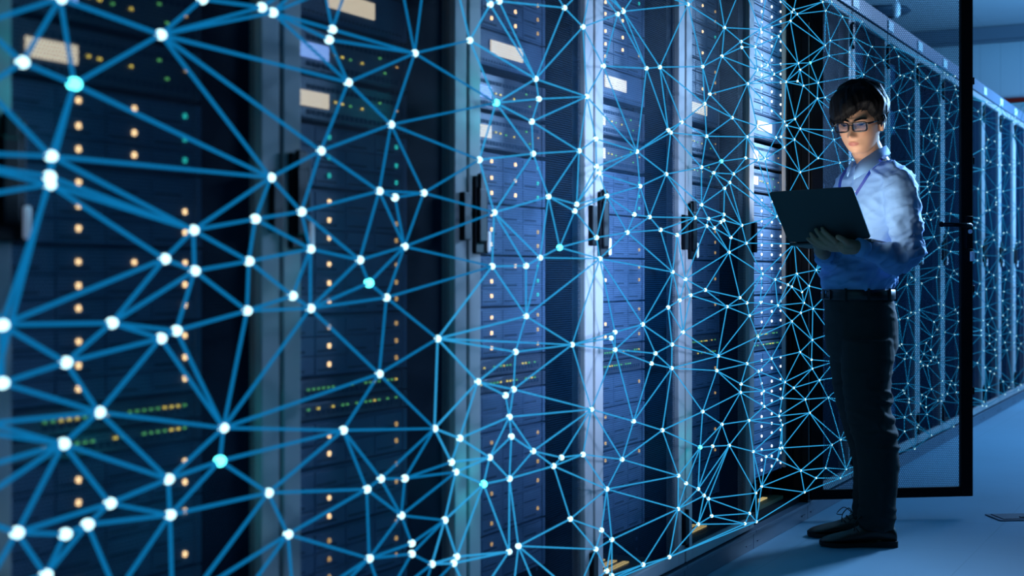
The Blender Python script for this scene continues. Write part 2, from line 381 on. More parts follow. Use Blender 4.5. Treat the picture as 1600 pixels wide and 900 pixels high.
def unit_mesh(kind, h):
    key = (kind, round(h, 3))
    if key in UN: return UN[key]
    bm = bmesh.new(); g = .0012
    box(bm, 0, SW, 0, .55, g, h - g)
    box(bm, 0, .016, -.006, 0, g, h - g, bev=.0015); box(bm, SW - .016, SW, -.006, 0, g, h - g, bev=.0015)   # ears
    if kind == 'storage':
        n = 3 if h > .11 else 2
        for r_ in range(n):
            z0 = .004 + r_ * (h - .008) / n; z1 = z0 + (h - .008) / n - .003
            for c in range(4):
                x0 = .018 + c * .112; box(bm, x0, x0 + .109, -.004, 0, z0, z1, 0, bev=.0015)
                box(bm, x0 + .006, x0 + .075, -.0046, -.0035, z0 + .007, z0 + .011, 1)
    elif kind == 'switch':
        box(bm, .02, SW - .02, -.003, 0, .004, h - .004, 0, bev=.001)
        for c in range(20):
            x0 = .10 + c * .0175; box(bm, x0, x0 + .013, -.0036, -.002, .010, .020, 1)
            if h > .05: box(bm, x0, x0 + .013, -.0036, -.002, h - .026, h - .016, 1)
    else:
        box(bm, .02, SW - .02, -.005, 0, .004, h - .004, 0, bev=.002)
        for c in range(30):
            box(bm, .03 + c * .0145, .037 + c * .0145, -.0056, -.004, .008, .014, 1)
    me = bpy.data.meshes.new('unit'); bm.to_mesh(me); bm.free()
    me.materials.append(M['bezel'] if kind != 'switch' else M['bezel2']); me.materials.append(M['tray'])
    UN[key] = me; return me
LAYOUT = [('storage', 1.988, 2.112), ('storage', 1.866, 1.986), ('storage', 1.740, 1.864), ('storage', 1.612, 1.738), ('label', 1.520, 1.610), ('switch', 1.410, 1.500), ('switch', 1.312, 1.400),
          ('storage', 1.176, 1.304), ('storage', 1.046, 1.174), ('storage', .916, 1.044), ('storage', .788, .914), ('switch', .740, .786), ('switch', .700, .738),
          ('storage', .602, .698), ('storage', .474, .600), ('storage', .345, .472), ('storage', .215, .343)]
ROW = {0: (2.09, 2.05, 2.01), 1: (1.97, 1.93, 1.895), 2: (1.84, 1.80, 1.766), 3: (1.715, 1.677, 1.64), 7: (1.281, 1.240, 1.202), 8: (1.148, 1.110, 1.073),
       9: (1.019, .98, .943), 10: (.889, .850, .812), 13: (.664, .627), 14: (.575, .536, .498), 15: (.447, .409, .372), 16: (.32, .28, .24)}
kindname = {'storage': 'grey storage server', 'label': 'cream-labelled server', 'switch': 'dark network switch'}
rng = random.Random(7)
for k in range(-1, 8):
    lit = k <= 4
    for i, (kind, z0, z1) in enumerate(LAYOUT):
        if k > 4 and i % 2: continue
        u = bpy.data.objects.new({'storage': 'storage_server', 'label': 'server_unit', 'switch': 'network_switch'}[kind], unit_mesh(kind, z1 - z0)); C.objects.link(u)
        yy = .085 if k == 4 else .1
        u.location = (X0 + PW * k + SX, yy, z0)
        pos = 'topmost' if i == 0 else ('lowest' if i == len(LAYOUT) - 1 else ordn[i + 1] + ' from the top')
        tag(u, '%s, %s in %s' % (kindname[kind], pos, rackname(k)), 'server', 'servers in the racks')
        if not lit: continue
        dx = .045 if k == 4 else 0
        cols = [.29 - SX + dx, .42 - SX + dx, min(.55 - SX + dx, SW - .012)]
        if i in ROW:
            for ci, x in enumerate(cols):
                if ci == 1 and not (i <= 3 or k == 4 or (i == 7 and k in (-1, 1)) or (i in (9,) and k != 0)): continue
                if i > 12 and ci == 1 and k != 4: continue
                for ri, z in enumerate(ROW[i]):
                    if ci == 1 and i == 9 and ri: continue
                    if k < 3 and ci == 2 and i == 8 and ri == 0: continue
                    key = 'amber'
                    if k == 4: key = 'white_led'
                    elif i == 7 and (ci == 2 or k == 0) and k < 3: key = 'teal'
                    elif k == 1 and i == 9 and ci == 2: key = 'teal'
                    elif i == 2 and ci == 2: key = 'teal'
                    elif ci == 2 and k >= 0: key = 'dim_amber'
                    elif i >= 15 or (k >= 1 and i >= 13): key = 'dim_amber'
                    if k >= 1 and k < 4 and i >= 13 and (ri + ci) % 2: continue
                    if k < 4 and i == 16 and ci == 2: continue
                    if k in (2, 3) and rng.random() < .45: continue
                    if k in (-1, 0, 1) and i > 12 and rng.random() < .2: continue
                    led(u, key, x, z - z0)
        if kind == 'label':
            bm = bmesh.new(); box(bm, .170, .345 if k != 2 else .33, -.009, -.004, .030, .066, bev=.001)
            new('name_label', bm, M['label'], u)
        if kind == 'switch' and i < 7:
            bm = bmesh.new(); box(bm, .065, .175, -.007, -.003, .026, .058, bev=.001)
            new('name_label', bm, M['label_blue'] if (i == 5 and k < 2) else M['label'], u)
            small_leds(u, [('yellow', .20 + .0, .044), ('yellow', .225, .043), ('green', .255, .041), ('yellow', .30, .040), ('green', .37, .06), ('green', .39, .03), ('dim_amber', .44, .05)])
        if i in (11, 12):
            small_leds(u, [(rng.choice(('green', 'green', 'yellow')), .10 + .0175 * c + .004, .024) for c in range(20) if rng.random() < .62])

# measured places of the network nodes: distance along the row and height
NODES=[[1.54,1.402],[1.468,1.299],[1.568,1.28],[1.756,1.381],[1.857,1.455],[2.017,1.468],[2.049,1.464],[2.234,1.462],[2.223,1.441],[2.287,1.368],
[2.533,1.458],[2.768,1.519],[2.864,1.615],[2.908,1.63],[2.892,1.393],[2.441,1.301],[3.26,1.673],[3.373,1.642],[3.097,1.473],[3.114,1.426],
[3.076,1.367],[3.397,1.463],[3.601,1.712],[3.641,1.726],[3.505,1.557],[3.811,1.59],[3.916,1.607],[3.455,1.357],[4.151,1.831],[4.284,1.656],
[4.495,1.812],[4.469,1.714],[4.667,1.791],[4.674,1.772],[4.823,1.795],[4.881,1.865],[4.844,1.717],[4.964,1.749],[4.737,1.655],[4.351,1.576],
[4.302,1.54],[4.573,1.522],[3.983,1.428],[4.004,1.422],[4.096,1.462],[4.32,1.438],[4.844,1.519],[4.73,1.471],[5.295,2.003],[5.269,1.989],
[5.338,1.993],[5.252,1.953],[5.097,1.872],[5.525,1.831],[5.355,1.807],[5.381,1.785],[5.704,2.102],[5.843,2.125],[5.753,2.074],[6.02,2.093],
[5.743,1.931],[5.823,1.961],[5.803,1.897],[6.139,1.957],[6.218,2.032],[6.368,2.125],[5.041,1.726],[5.194,1.716],[5.346,1.737],[5.425,1.729],
[5.637,1.766],[5.627,1.701],[5.743,1.719],[5.312,1.589],[5.169,1.565],[5.202,1.554],[5.381,1.558],[5.065,1.497],[5.129,1.505],[5.303,1.51],
[6.549,2.039],[6.475,1.991],[6.612,1.965],[6.391,1.891],[6.779,2.008],[7.01,2.101],[7.109,2.071],[7.549,2.077],[7.423,2.035],[7.138,1.98],
[7.226,1.988],[7.377,1.996],[7.597,1.99],[7.813,2.053],[7.762,2.04],[6.941,1.906],[7.081,1.878],[8.076,2.011],[8.022,2.149],[8.28,2.135],
[8.375,2.136],[8.613,2.158],[8.613,2.102],[8.633,2.082],[8.493,1.991],[8.695,2.051],[7.124,1.804],[7.301,1.838],[7.346,1.801],[7.646,1.871],
[7.916,1.846],[8.167,1.942],[7.485,1.798],[8.131,1.863],[8.414,1.917],[8.375,1.883],[8.737,1.975],[7.346,1.758],[6.996,1.707],[7.346,1.736],
[8.573,1.846],[7.712,1.731],[7.864,1.748],[8.04,1.77],[8.094,1.76],[7.916,1.721],[8.04,1.731],[9.727,2.123],[9.407,2.032],[9.503,1.992],
[10.491,2.096],[10.73,2.124],[10.853,2.131],[11.011,2.147],[10.916,2.105],[10.29,2.161],[10.347,2.024],[10.262,1.972],[9.804,1.885],[10.069,1.894],
[11.24,2.121],[10.979,2.012],[1.522,1.17],[1.519,1.14],[1.519,1.129],[1.835,1.071],[1.765,1.023],[1.838,1.004],[1.999,1.095],[1.981,1.021],
[2.043,1.17],[2.196,1.229],[2.135,1.113],[2.163,1.045],[2.397,1.164],[2.456,1.154],[2.569,1.169],[2.327,1.026],[2.36,0.981],[2.493,1.055],
[2.812,1.256],[2.883,1.14],[2.873,1.016],[3.083,1.29],[3.349,1.317],[3.459,1.284],[3.476,1.267],[3.739,1.345],[3.168,1.19],[3.334,1.178],[3.322,1.16],
[3.527,1.209],[3.762,1.248],[3.967,1.295],[3.72,1.166],[3.835,1.163],[3.669,1.114],[3.921,1.128],[3.459,1.095],[3.232,1.065],[3.121,1.038],
[3.045,1.018],[3.48,1.039],[4.058,1.116],[4.02,1.004],[4.129,0.982],[4.273,1.336],[4.463,1.368],[4.387,1.325],[4.547,1.303],[4.586,1.334],
[4.495,1.281],[4.716,1.397],[4.852,1.4],[4.934,1.41],[4.273,1.217],[4.214,1.174],[4.338,1.175],[4.32,1.151],[4.394,1.147],[4.456,1.168],[4.488,1.175],
[4.488,1.194],[4.674,1.164],[4.56,1.12],[4.723,1.104],[4.54,1.07],[4.904,0.998],[5.169,1.47],[5.637,1.463],[5.381,1.39],[5.977,1.468],[5.303,1.112],
[5.338,0.998],[5.608,1.013],[5.057,0.977],[5.219,0.957],[5.269,0.949],[5.506,0.95],[5.073,1.209],[7.695,1.631],[7.951,1.57],[8.094,1.558],
[7.813,1.492],[7.969,1.49],[7.813,1.465],[7.864,1.44],[8.076,1.706],[8.414,1.644],[8.593,1.623],[8.674,1.647],[8.613,1.572],[8.593,1.477],
[8.473,1.345],[7.796,1.319],[8.04,1.346],[8.094,1.316],[7.899,1.292],[7.729,1.29],[7.454,1.58],[7.987,1.2],[8.131,1.143],[8.593,1.195],[8.395,1.231],
[8.473,1.126],[8.131,1.036],[8.573,1.015],[8.674,0.996],[8.473,0.981],[8.058,0.979],[7.346,1.013],[7.407,0.977],[7.301,0.942],[7.501,0.967],
[7.662,0.946],[9.577,1.804],[9.727,1.824],[9.753,1.742],[9.882,1.743],[10.234,1.851],[10.433,1.839],[10.73,1.783],[10.375,1.754],[10.206,1.743],
[11.206,1.825],[10.822,1.734],[10.609,1.716],[9.602,1.673],[9.407,1.538],[9.753,1.535],[10.178,1.583],[10.433,1.574],[10.096,1.514],[10.151,1.486],
[10.123,1.467],[10.669,1.476],[11.174,1.483],[9.727,1.412],[9.856,1.421],[9.431,1.351],[9.383,1.321],[9.312,1.287],[10.404,1.403],[9.988,1.259],
[10.042,1.225],[10.462,1.283],[10.609,1.292],[10.262,1.247],[11.24,1.236],[9.336,1.198],[9.407,1.135],[9.552,1.174],[9.602,1.116],[9.383,1.081],
[10.52,1.167],[10.916,1.168],[11.076,1.223],[10.318,1.12],[9.83,1.008],[10.015,0.987],[10.29,0.969],[10.7,1.018],[10.948,1.028],[10.916,0.977],
[10.55,0.955],[1.431,0.928],[1.431,0.847],[1.646,0.924],[1.551,0.869],[1.756,0.896],[1.793,0.907],[1.619,0.79],[1.912,0.738],[1.976,0.935],
[2.108,0.959],[2.163,0.935],[2.424,0.951],[2.397,0.799],[2.627,0.86],[2.805,0.756],[2.27,0.699],[2.614,0.669],[2.939,0.715],[2.959,0.663],
[3.045,0.897],[2.99,0.814],[3.306,0.817],[2.98,0.726],[3.583,0.839],[3.557,0.824],[3.583,0.791],[3.782,0.854],[3.983,0.898],[4.079,0.918],
[4.174,0.932],[4.308,0.947],[4.107,0.82],[4.015,0.786],[3.88,0.766],[3.85,0.738],[4.012,0.715],[3.426,0.641],[3.715,0.583],[3.936,0.536],[4.52,0.889],
[4.654,0.917],[4.73,0.898],[4.881,0.896],[4.758,0.853],[4.852,0.776],[4.431,0.73],[4.418,0.683],[4.73,0.688],[4.859,0.654],[4.667,0.622],[4.66,0.594],
[4.919,0.58],[4.926,0.524],[4.284,0.561],[4.469,0.503],[4.751,0.49],[5.089,0.882],[5.434,0.885],[5.408,0.928],[5.562,0.86],[5.39,0.847],[5.269,0.818],
[5.552,0.736],[5.01,0.691],[5.381,0.696],[5.543,0.658],[5.552,0.622],[5.656,0.569],[5.178,0.594],[5.295,0.564],[5.145,0.537],[5.452,0.508],
[5.516,0.45],[5.793,0.489],[5.105,0.474],[5.145,0.437],[7.052,0.849],[7.392,0.8],[7.501,0.794],[7.316,0.773],[7.124,0.772],[7.597,0.809],
[8.112,0.829],[8.261,0.819],[8.613,0.786],[8.695,0.765],[8.149,0.764],[8.223,0.748],[7.987,0.733],[8.716,0.715],[8.076,0.688],[8.299,0.666],
[7.934,0.655],[8.593,0.64],[7.779,0.626],[7.517,0.628],[7.182,0.646],[7.124,0.642],[7.899,0.586],[7.712,0.572],[7.969,0.541],[8.04,0.537],
[8.112,0.502],[7.899,0.524],[7.813,0.504],[7.695,0.511],[7.63,0.535],[7.286,0.596],[7.241,0.57],[7.392,0.568],[8.716,0.441],[8.758,0.496],
[7.316,0.442],[8.223,0.394],[8.493,0.376],[8.453,0.357],[8.613,0.346],[7.211,0.414],[7.241,0.399],[7.916,0.37],[6.968,0.385],[7.346,0.362],
[7.346,0.343],[7.662,0.358],[7.779,0.339],[7.63,0.313],[7.779,0.284],[8.223,0.315],[8.375,0.311],[8.654,0.298],[8.094,0.293],[8.205,0.281],
[8.758,0.225],[7.392,0.28],[7.796,0.244],[7.241,0.277],[7.581,0.206],[7.549,0.196],[8.573,0.105],[7.241,0.207],[9.778,0.784],[10.916,0.766],
[10.948,0.733],[10.669,0.743],[11.34,0.743],[9.602,0.693],[9.961,0.699],[10.433,0.704],[10.609,0.667],[9.778,0.662],[10.639,0.63],[11.108,0.643],
[9.528,0.633],[9.528,0.6],[9.856,0.587],[10.178,0.601],[10.318,0.569],[10.123,0.546],[10.761,0.575],[11.076,0.535],[10.52,0.512],[10.948,0.493],
[9.856,0.532],[10.069,0.483],[11.307,0.468],[11.174,0.436],[10.609,0.453],[9.627,0.496],[10.123,0.441],[9.383,0.43],[9.677,0.385],[9.882,0.347],
[10.123,0.354],[10.042,0.32],[10.433,0.242],[10.885,0.206],[10.7,0.182],[11.307,0.158],[11.174,0.129],[9.83,0.244],[9.727,0.23],[10.52,0.145],
[9.627,0.163],[9.577,0.142],[9.727,0.129],[1.546,0.75],[1.774,0.669],[1.903,0.683],[1.642,0.649],[1.778,0.611],[1.595,0.624],[1.55,0.617],
[1.458,0.634],[1.512,0.564],[2.036,0.611],[2.094,0.528],[2.352,0.575],[2.403,0.589],[2.494,0.578],[2.48,0.504],[2.361,0.437],[2.521,0.44],
[2.521,0.418],[2.603,0.382],[2.657,0.467],[2.709,0.379],[2.696,0.367],[2.686,0.589],[2.705,0.565],[2.723,0.637],[2.861,0.579],[2.832,0.522],
[2.959,0.518],[2.957,0.347],[2.969,0.616],[3.083,0.569],[3.243,0.535],[3.197,0.519],[3.373,0.528],[3.632,0.485],[3.527,0.417],[3.295,0.372],
[3.005,0.352],[3.492,0.312],[3.561,0.275],[3.455,0.267],[3.527,0.196],[3.561,0.177],[3.786,0.166],[3.993,0.151],[4.068,0.385],[4.066,0.284],
[4.135,0.353],[4.243,0.321],[4.296,0.293],[4.338,0.277],[4.243,0.21],[4.369,0.217],[4.261,0.45],[4.378,0.441],[4.543,0.426],[4.801,0.377],
[4.949,0.342],[4.83,0.228],[4.896,0.242],[4.758,0.167],[4.709,0.139],[4.837,0.126],[5.145,0.352],[5.113,0.353],[5.081,0.316],[5.39,0.238],
[5.608,0.181],[5.443,0.147],[5.753,0.204],[5.988,0.132],[6.084,0.158],[7.485,0.093],[7.916,0.119],[1.298,1.304],[1.382,1.348],[1.377,1.241],
[1.361,1.283],[1.34,1.162],[1.34,1.151],[1.329,1.095],[1.319,0.82],[1.34,0.794],[1.361,0.678],[1.34,0.621],[1.361,0.73],[1.393,0.559],[1.329,0.955],
[1.34,0.681],[1.626,0.483],[1.586,0.511],[1.785,0.439],[1.931,0.418],[1.831,0.471],[2.113,0.391],[2.235,0.39],[2.415,0.341],[2.564,0.324],
[2.785,0.258],[2.972,0.227],[1.653,0.516],[3.143,0.176],[3.33,0.17],[1.681,1.493],[2.194,1.571],[2.289,1.564],[2.463,1.635],[2.577,1.644],
[2.939,1.728],[3.143,1.736],[2.671,1.703],[3.451,1.793],[3.43,1.773],[3.762,1.815],[3.962,1.87],[4.296,1.951],[4.418,1.953],[4.681,1.99],
[4.972,2.031],[5.381,2.129],[5.089,2.146],[1.498,1.475],[11.582,2.321],[11.907,2.152],[12.133,1.914],[11.833,1.691],[12.21,1.504],[11.907,1.239],
[12.133,0.985],[11.907,0.731],[12.21,0.517],[11.907,0.325],[12.133,0.106],[7.004,0.905],[7.012,0.602],[6.627,1.48],[6.08,1.096],[6.738,1.519],
[6.854,0.133],[5.98,0.839],[5.812,1.166],[5.849,0.288],[6.295,0.253],[6.747,0.35],[5.99,1.661],[6.501,1.553],[6.675,1.15],[6.401,1.645],[5.973,0.921],
[6.404,0.762],[6.253,0.747],[6.248,0.789],[6.222,0.987],[6.613,1.414],[6.9,1.235],[6.548,1.517],[6.371,1.519],[6.933,1.113],[6.913,1.161],
[6.17,0.875],[6.494,1.693],[6.674,0.308],[6.392,0.819],[6.208,0.557],[5.854,1.594],[6.609,0.966],[6.464,0.413],[6.358,0.477],[6.386,0.281],
[6.587,1.592],[6.209,0.397],[6.193,1.496],[6.34,1.169],[6.524,1.099],[6.275,0.332],[5.891,0.631],[6.602,0.432],[6.189,1.706],[6.515,1.629],
[6.711,0.479],[5.991,0.295],[5.82,0.926],[5.839,0.75],[6.417,0.713],[6.302,1.366],[6.541,1.352],[6.197,0.301],[6.658,0.901],[5.999,1.134],
[5.881,1.557],[6.748,0.662],[6.212,0.438],[6.167,1.278],[9.469,0.934],[10.414,0.808],[11.18,0.831],[11.362,0.911],[9.723,0.896],[9.365,0.871],
[10.066,0.902],[10.473,0.871]]
LINKS=[[0,1],[0,2],[0,3],[0,564],[0,593],[0,611],[1,2],[1,565],[1,566],[2,3],[2,142],[2,150],[2,574],[3,4],[3,5],[3,6],[3,9],[3,150],[3,151],[4,5],
[4,593],[5,6],[5,594],[6,7],[6,8],[6,9],[6,594],[6,595],[7,8],[7,10],[7,594],[7,595],[8,9],[8,10],[9,10],[9,15],[9,151],[10,11],[10,14],[10,15],
[10,596],[10,597],[11,12],[11,14],[11,18],[11,600],[12,13],[12,18],[12,598],[12,600],[13,16],[13,18],[13,599],[14,15],[14,18],[14,19],[14,20],
[14,160],[14,163],[15,151],[15,154],[15,156],[15,160],[16,17],[16,18],[16,599],[16,602],[17,18],[17,21],[17,22],[17,24],[17,602],[18,19],[18,21],
[19,20],[19,21],[20,21],[20,163],[20,164],[21,24],[21,27],[21,164],[21,167],[22,23],[22,24],[22,25],[22,602],[23,25],[23,26],[23,28],[23,601],
[23,602],[23,603],[24,25],[24,167],[25,26],[25,42],[25,167],[26,28],[26,29],[26,40],[26,42],[26,44],[27,164],[27,165],[27,167],[28,29],[28,30],
[28,603],[28,604],[28,605],[28,606],[29,30],[29,31],[29,39],[29,40],[30,31],[30,32],[30,35],[30,606],[30,607],[31,32],[31,33],[31,36],[31,38],[31,39],
[32,33],[32,34],[32,35],[33,34],[33,36],[34,35],[34,36],[34,37],[34,52],[35,49],[35,51],[35,52],[35,607],[35,608],[36,37],[36,38],[36,66],[37,52],
[37,54],[37,66],[38,39],[38,41],[38,46],[38,66],[38,67],[38,74],[39,40],[39,41],[40,41],[40,44],[40,45],[41,45],[41,46],[41,47],[42,43],[42,44],
[42,167],[43,44],[43,45],[43,167],[43,173],[43,186],[44,45],[45,47],[45,186],[45,187],[46,47],[46,74],[46,77],[47,77],[47,187],[47,192],[47,193],
[47,194],[48,49],[48,50],[48,56],[48,608],[48,609],[49,50],[49,51],[49,608],[50,51],[50,56],[50,58],[50,60],[51,52],[51,54],[51,60],[52,54],[53,54],
[53,55],[53,60],[53,62],[53,70],[54,55],[54,60],[54,66],[54,67],[55,67],[55,68],[55,69],[55,70],[56,57],[56,58],[56,609],[57,58],[57,59],[57,65],
[57,609],[57,610],[58,59],[58,60],[58,61],[59,61],[59,64],[59,65],[60,61],[60,62],[61,62],[61,63],[61,64],[62,63],[62,70],[62,83],[63,64],[63,81],
[63,83],[64,65],[64,80],[64,81],[65,80],[65,85],[66,67],[67,68],[67,69],[67,73],[67,74],[68,69],[69,70],[69,71],[69,73],[70,71],[70,72],[70,83],
[71,72],[71,73],[71,76],[71,634],[71,654],[72,83],[72,634],[72,667],[73,74],[73,75],[73,76],[74,75],[74,77],[74,78],[75,76],[75,78],[75,79],[76,79],
[76,209],[76,654],[76,679],[77,78],[77,194],[77,208],[78,79],[78,208],[79,208],[79,209],[79,210],[80,81],[80,84],[80,85],[81,82],[81,83],[81,84],
[82,83],[82,84],[82,95],[83,95],[83,667],[84,85],[84,86],[84,89],[84,95],[85,86],[85,87],[85,98],[86,87],[86,88],[86,89],[87,88],[87,93],[87,94],
[87,98],[88,89],[88,90],[88,91],[88,92],[88,94],[89,90],[89,95],[90,91],[90,95],[90,96],[91,92],[91,96],[92,94],[92,96],[92,97],[92,107],[92,109],
[93,94],[93,97],[93,98],[93,99],[94,97],[95,96],[95,650],[95,667],[96,106],[96,107],[96,650],[97,99],[97,100],[97,102],[97,103],[97,104],[97,109],
[97,111],[98,99],[98,101],[99,100],[99,101],[100,101],[100,102],[101,102],[102,103],[103,104],[103,105],[103,127],[104,105],[104,111],[104,114],
[104,116],[105,116],[105,127],[105,128],[106,107],[106,108],[106,117],[106,118],[106,650],[107,108],[107,109],[108,109],[108,112],[108,117],[109,110],
[109,111],[109,112],[110,111],[110,112],[110,113],[110,121],[110,122],[110,123],[111,113],[111,114],[112,117],[112,119],[112,121],[113,114],[113,115],
[113,123],[114,115],[114,116],[115,116],[115,120],[115,123],[116,120],[116,128],[116,129],[117,118],[117,119],[118,119],[118,239],[118,627],[118,650],
[118,659],[118,668],[119,121],[119,220],[119,239],[120,123],[120,124],[120,129],[120,227],[120,228],[120,230],[121,122],[121,125],[121,220],[122,123],
[122,125],[123,124],[123,125],[123,126],[124,126],[124,227],[125,126],[125,220],[125,227],[126,227],[127,128],[127,129],[127,135],[128,129],[129,130],
[129,135],[129,136],[129,137],[129,138],[130,131],[130,134],[130,135],[130,136],[131,132],[131,133],[131,134],[131,135],[131,612],[132,133],[132,134],
[133,134],[133,140],[133,612],[134,136],[134,140],[134,141],[135,612],[136,137],[136,141],[137,138],[137,139],[137,141],[138,139],[138,255],[138,256],
[139,141],[139,256],[139,259],[140,141],[140,612],[140,613],[141,259],[141,260],[141,264],[141,613],[141,614],[142,143],[142,145],[142,150],[142,567],
[142,568],[143,144],[143,145],[143,569],[144,145],[144,146],[144,305],[144,569],[144,570],[145,146],[145,147],[145,148],[145,149],[145,150],[146,147],
[146,305],[146,307],[147,149],[147,307],[147,310],[147,313],[148,149],[148,150],[148,152],[148,153],[149,153],[149,313],[149,314],[150,151],[150,152],
[151,152],[151,154],[152,153],[152,154],[152,157],[153,157],[153,314],[153,315],[154,155],[154,156],[154,157],[154,159],[155,156],[155,159],[156,159],
[156,160],[156,161],[157,158],[157,159],[157,315],[158,159],[158,315],[158,316],[159,161],[159,162],[159,316],[160,161],[160,163],[161,162],[161,163],
[161,168],[161,180],[161,181],[162,181],[162,316],[162,318],[162,324],[163,164],[163,168],[164,165],[164,168],[164,169],[165,166],[165,167],[165,169],
[166,167],[166,169],[166,171],[166,172],[167,172],[167,173],[168,169],[168,170],[168,179],[168,180],[169,170],[169,171],[170,171],[170,178],[170,179],
[171,172],[171,174],[171,176],[171,178],[172,173],[172,174],[172,175],[173,175],[173,186],[173,195],[173,196],[174,175],[174,176],[175,176],[175,177],
[175,196],[176,177],[176,178],[176,182],[176,184],[177,183],[177,184],[177,196],[178,179],[178,182],[179,180],[179,182],[180,181],[180,182],[180,324],
[181,324],[182,184],[182,324],[182,326],[182,328],[182,331],[183,184],[183,185],[183,196],[183,198],[184,185],[184,331],[184,332],[184,333],[185,198],
[185,206],[185,333],[185,334],[185,335],[186,187],[186,188],[186,195],[187,188],[187,190],[187,192],[188,189],[188,190],[188,191],[188,195],[189,190],
[189,191],[189,203],[189,219],[190,192],[190,193],[190,219],[191,195],[191,202],[191,203],[192,193],[193,194],[193,219],[194,208],[194,210],[194,219],
[195,196],[195,197],[195,202],[196,197],[196,198],[197,198],[197,199],[197,200],[197,202],[198,199],[198,206],[199,200],[199,204],[199,206],[200,201],
[200,202],[200,204],[201,202],[201,203],[201,204],[202,203],[203,204],[203,205],[203,219],[204,205],[204,206],[205,206],[205,207],[205,212],[205,219],
[206,207],[206,335],[206,345],[207,212],[207,215],[207,345],[207,346],[207,347],[208,210],[209,210],[209,211],[209,679],[210,211],[210,219],[210,630],
[211,661],[211,674],[211,679],[211,682],[212,213],[212,214],[212,215],[212,219],[212,630],[213,214],[213,215],[213,216],[213,217],[213,218],[213,363],
[214,218],[214,626],[214,630],[214,642],[214,671],[214,678],[215,216],[215,347],[215,361],[216,217],[216,361],[217,361],[217,362],[217,363],[218,362],
[218,363],[218,364],[218,671],[219,630],[220,221],[220,227],[220,239],[221,222],[221,223],[221,227],[221,228],[221,239],[222,223],[222,224],[222,228],
[222,229],[222,231],[223,224],[223,225],[223,239],[223,643],[224,225],[224,226],[224,231],[224,232],[225,226],[225,643],[225,644],[226,232],[226,234],
[226,235],[226,644],[227,228],[228,229],[228,230],[229,230],[229,231],[230,231],[230,255],[230,267],[231,232],[231,267],[231,268],[232,233],[232,235],
[232,268],[233,235],[233,236],[233,243],[233,279],[233,280],[233,281],[234,235],[234,237],[234,238],[234,644],[235,236],[235,237],[236,237],[236,240],
[236,243],[237,238],[237,240],[238,240],[238,644],[238,648],[239,627],[239,643],[240,241],[240,243],[240,250],[240,647],[240,648],[241,242],[241,243],
[241,244],[241,245],[241,250],[242,243],[242,244],[242,281],[242,289],[242,290],[243,281],[244,245],[244,246],[244,290],[244,293],[245,246],[245,248],
[245,249],[245,250],[245,253],[246,247],[246,248],[246,293],[247,248],[247,293],[247,683],[247,688],[248,249],[248,387],[248,388],[248,389],[248,688],
[249,253],[249,254],[249,387],[250,251],[250,252],[250,253],[250,623],[250,647],[250,655],[251,252],[251,253],[252,253],[252,254],[252,381],[252,382],
[252,386],[252,623],[253,254],[254,386],[254,387],[255,256],[255,257],[255,267],[256,257],[256,258],[256,259],[257,258],[257,267],[258,259],[258,260],
[258,263],[258,267],[259,260],[260,261],[260,262],[260,263],[260,264],[261,262],[261,264],[261,265],[261,266],[262,263],[262,266],[263,266],[263,267],
[263,270],[264,265],[264,614],[264,615],[265,266],[265,271],[265,615],[266,270],[266,271],[267,268],[267,269],[267,270],[268,269],[268,277],[268,279],
[269,270],[269,272],[269,277],[269,278],[270,271],[270,272],[271,272],[271,273],[271,275],[271,276],[271,615],[272,273],[272,274],[272,278],[273,274],
[273,275],[274,275],[274,278],[274,282],[275,276],[275,282],[276,282],[276,286],[276,288],[276,615],[276,616],[277,278],[277,279],[278,279],[278,282],
[278,283],[279,280],[279,283],[280,281],[280,283],[281,283],[281,289],[282,283],[282,285],[282,286],[283,284],[283,285],[283,287],[283,289],[283,291],
[284,287],[284,291],[284,292],[284,294],[284,297],[285,286],[285,287],[286,287],[286,288],[286,294],[286,296],[287,294],[288,295],[288,296],[288,617],
[289,290],[289,291],[290,291],[290,292],[290,293],[291,292],[292,293],[292,297],[292,298],[293,298],[293,683],[294,295],[294,296],[294,297],[295,296],
[295,297],[295,302],[295,617],[297,298],[297,299],[297,301],[297,302],[298,299],[298,683],[299,300],[299,301],[299,683],[299,687],[299,689],[300,301],
[300,304],[300,689],[301,302],[301,303],[301,304],[302,303],[302,617],[302,618],[302,686],[303,304],[303,686],[304,686],[304,689],[304,690],[305,306],
[305,307],[305,308],[305,570],[305,577],[306,308],[306,311],[306,571],[307,308],[307,309],[307,310],[308,309],[308,311],[309,310],[309,311],[309,312],
[310,312],[310,313],[311,312],[311,490],[311,491],[311,572],[312,313],[312,315],[312,317],[312,320],[312,491],[312,492],[313,314],[313,315],[314,315],
[315,316],[315,317],[316,317],[316,318],[317,318],[317,320],[317,321],[318,319],[318,321],[318,324],[318,325],[318,326],[319,321],[319,322],[319,325],
[319,327],[319,514],[320,321],[320,492],[320,499],[320,501],[320,502],[321,502],[321,503],[321,512],[321,514],[322,323],[322,327],[323,327],[323,341],
[323,514],[323,515],[323,519],[323,520],[324,325],[324,326],[325,326],[325,327],[326,327],[326,328],[326,329],[326,330],[326,341],[327,341],[328,329],
[328,330],[328,331],[329,330],[330,331],[330,338],[330,339],[330,341],[330,342],[331,332],[331,337],[331,338],[332,333],[332,336],[332,337],[333,334],
[333,336],[334,335],[334,336],[334,344],[335,344],[335,345],[336,337],[336,344],[336,350],[337,338],[337,340],[337,350],[338,339],[338,340],[339,340],
[339,342],[340,342],[340,343],[340,350],[340,351],[340,358],[341,342],[341,520],[341,521],[341,523],[341,524],[342,343],[342,524],[343,358],[343,524],
[343,535],[343,543],[344,345],[344,346],[344,348],[344,350],[345,346],[346,347],[346,348],[347,348],[347,361],[348,349],[348,350],[348,361],[349,350],
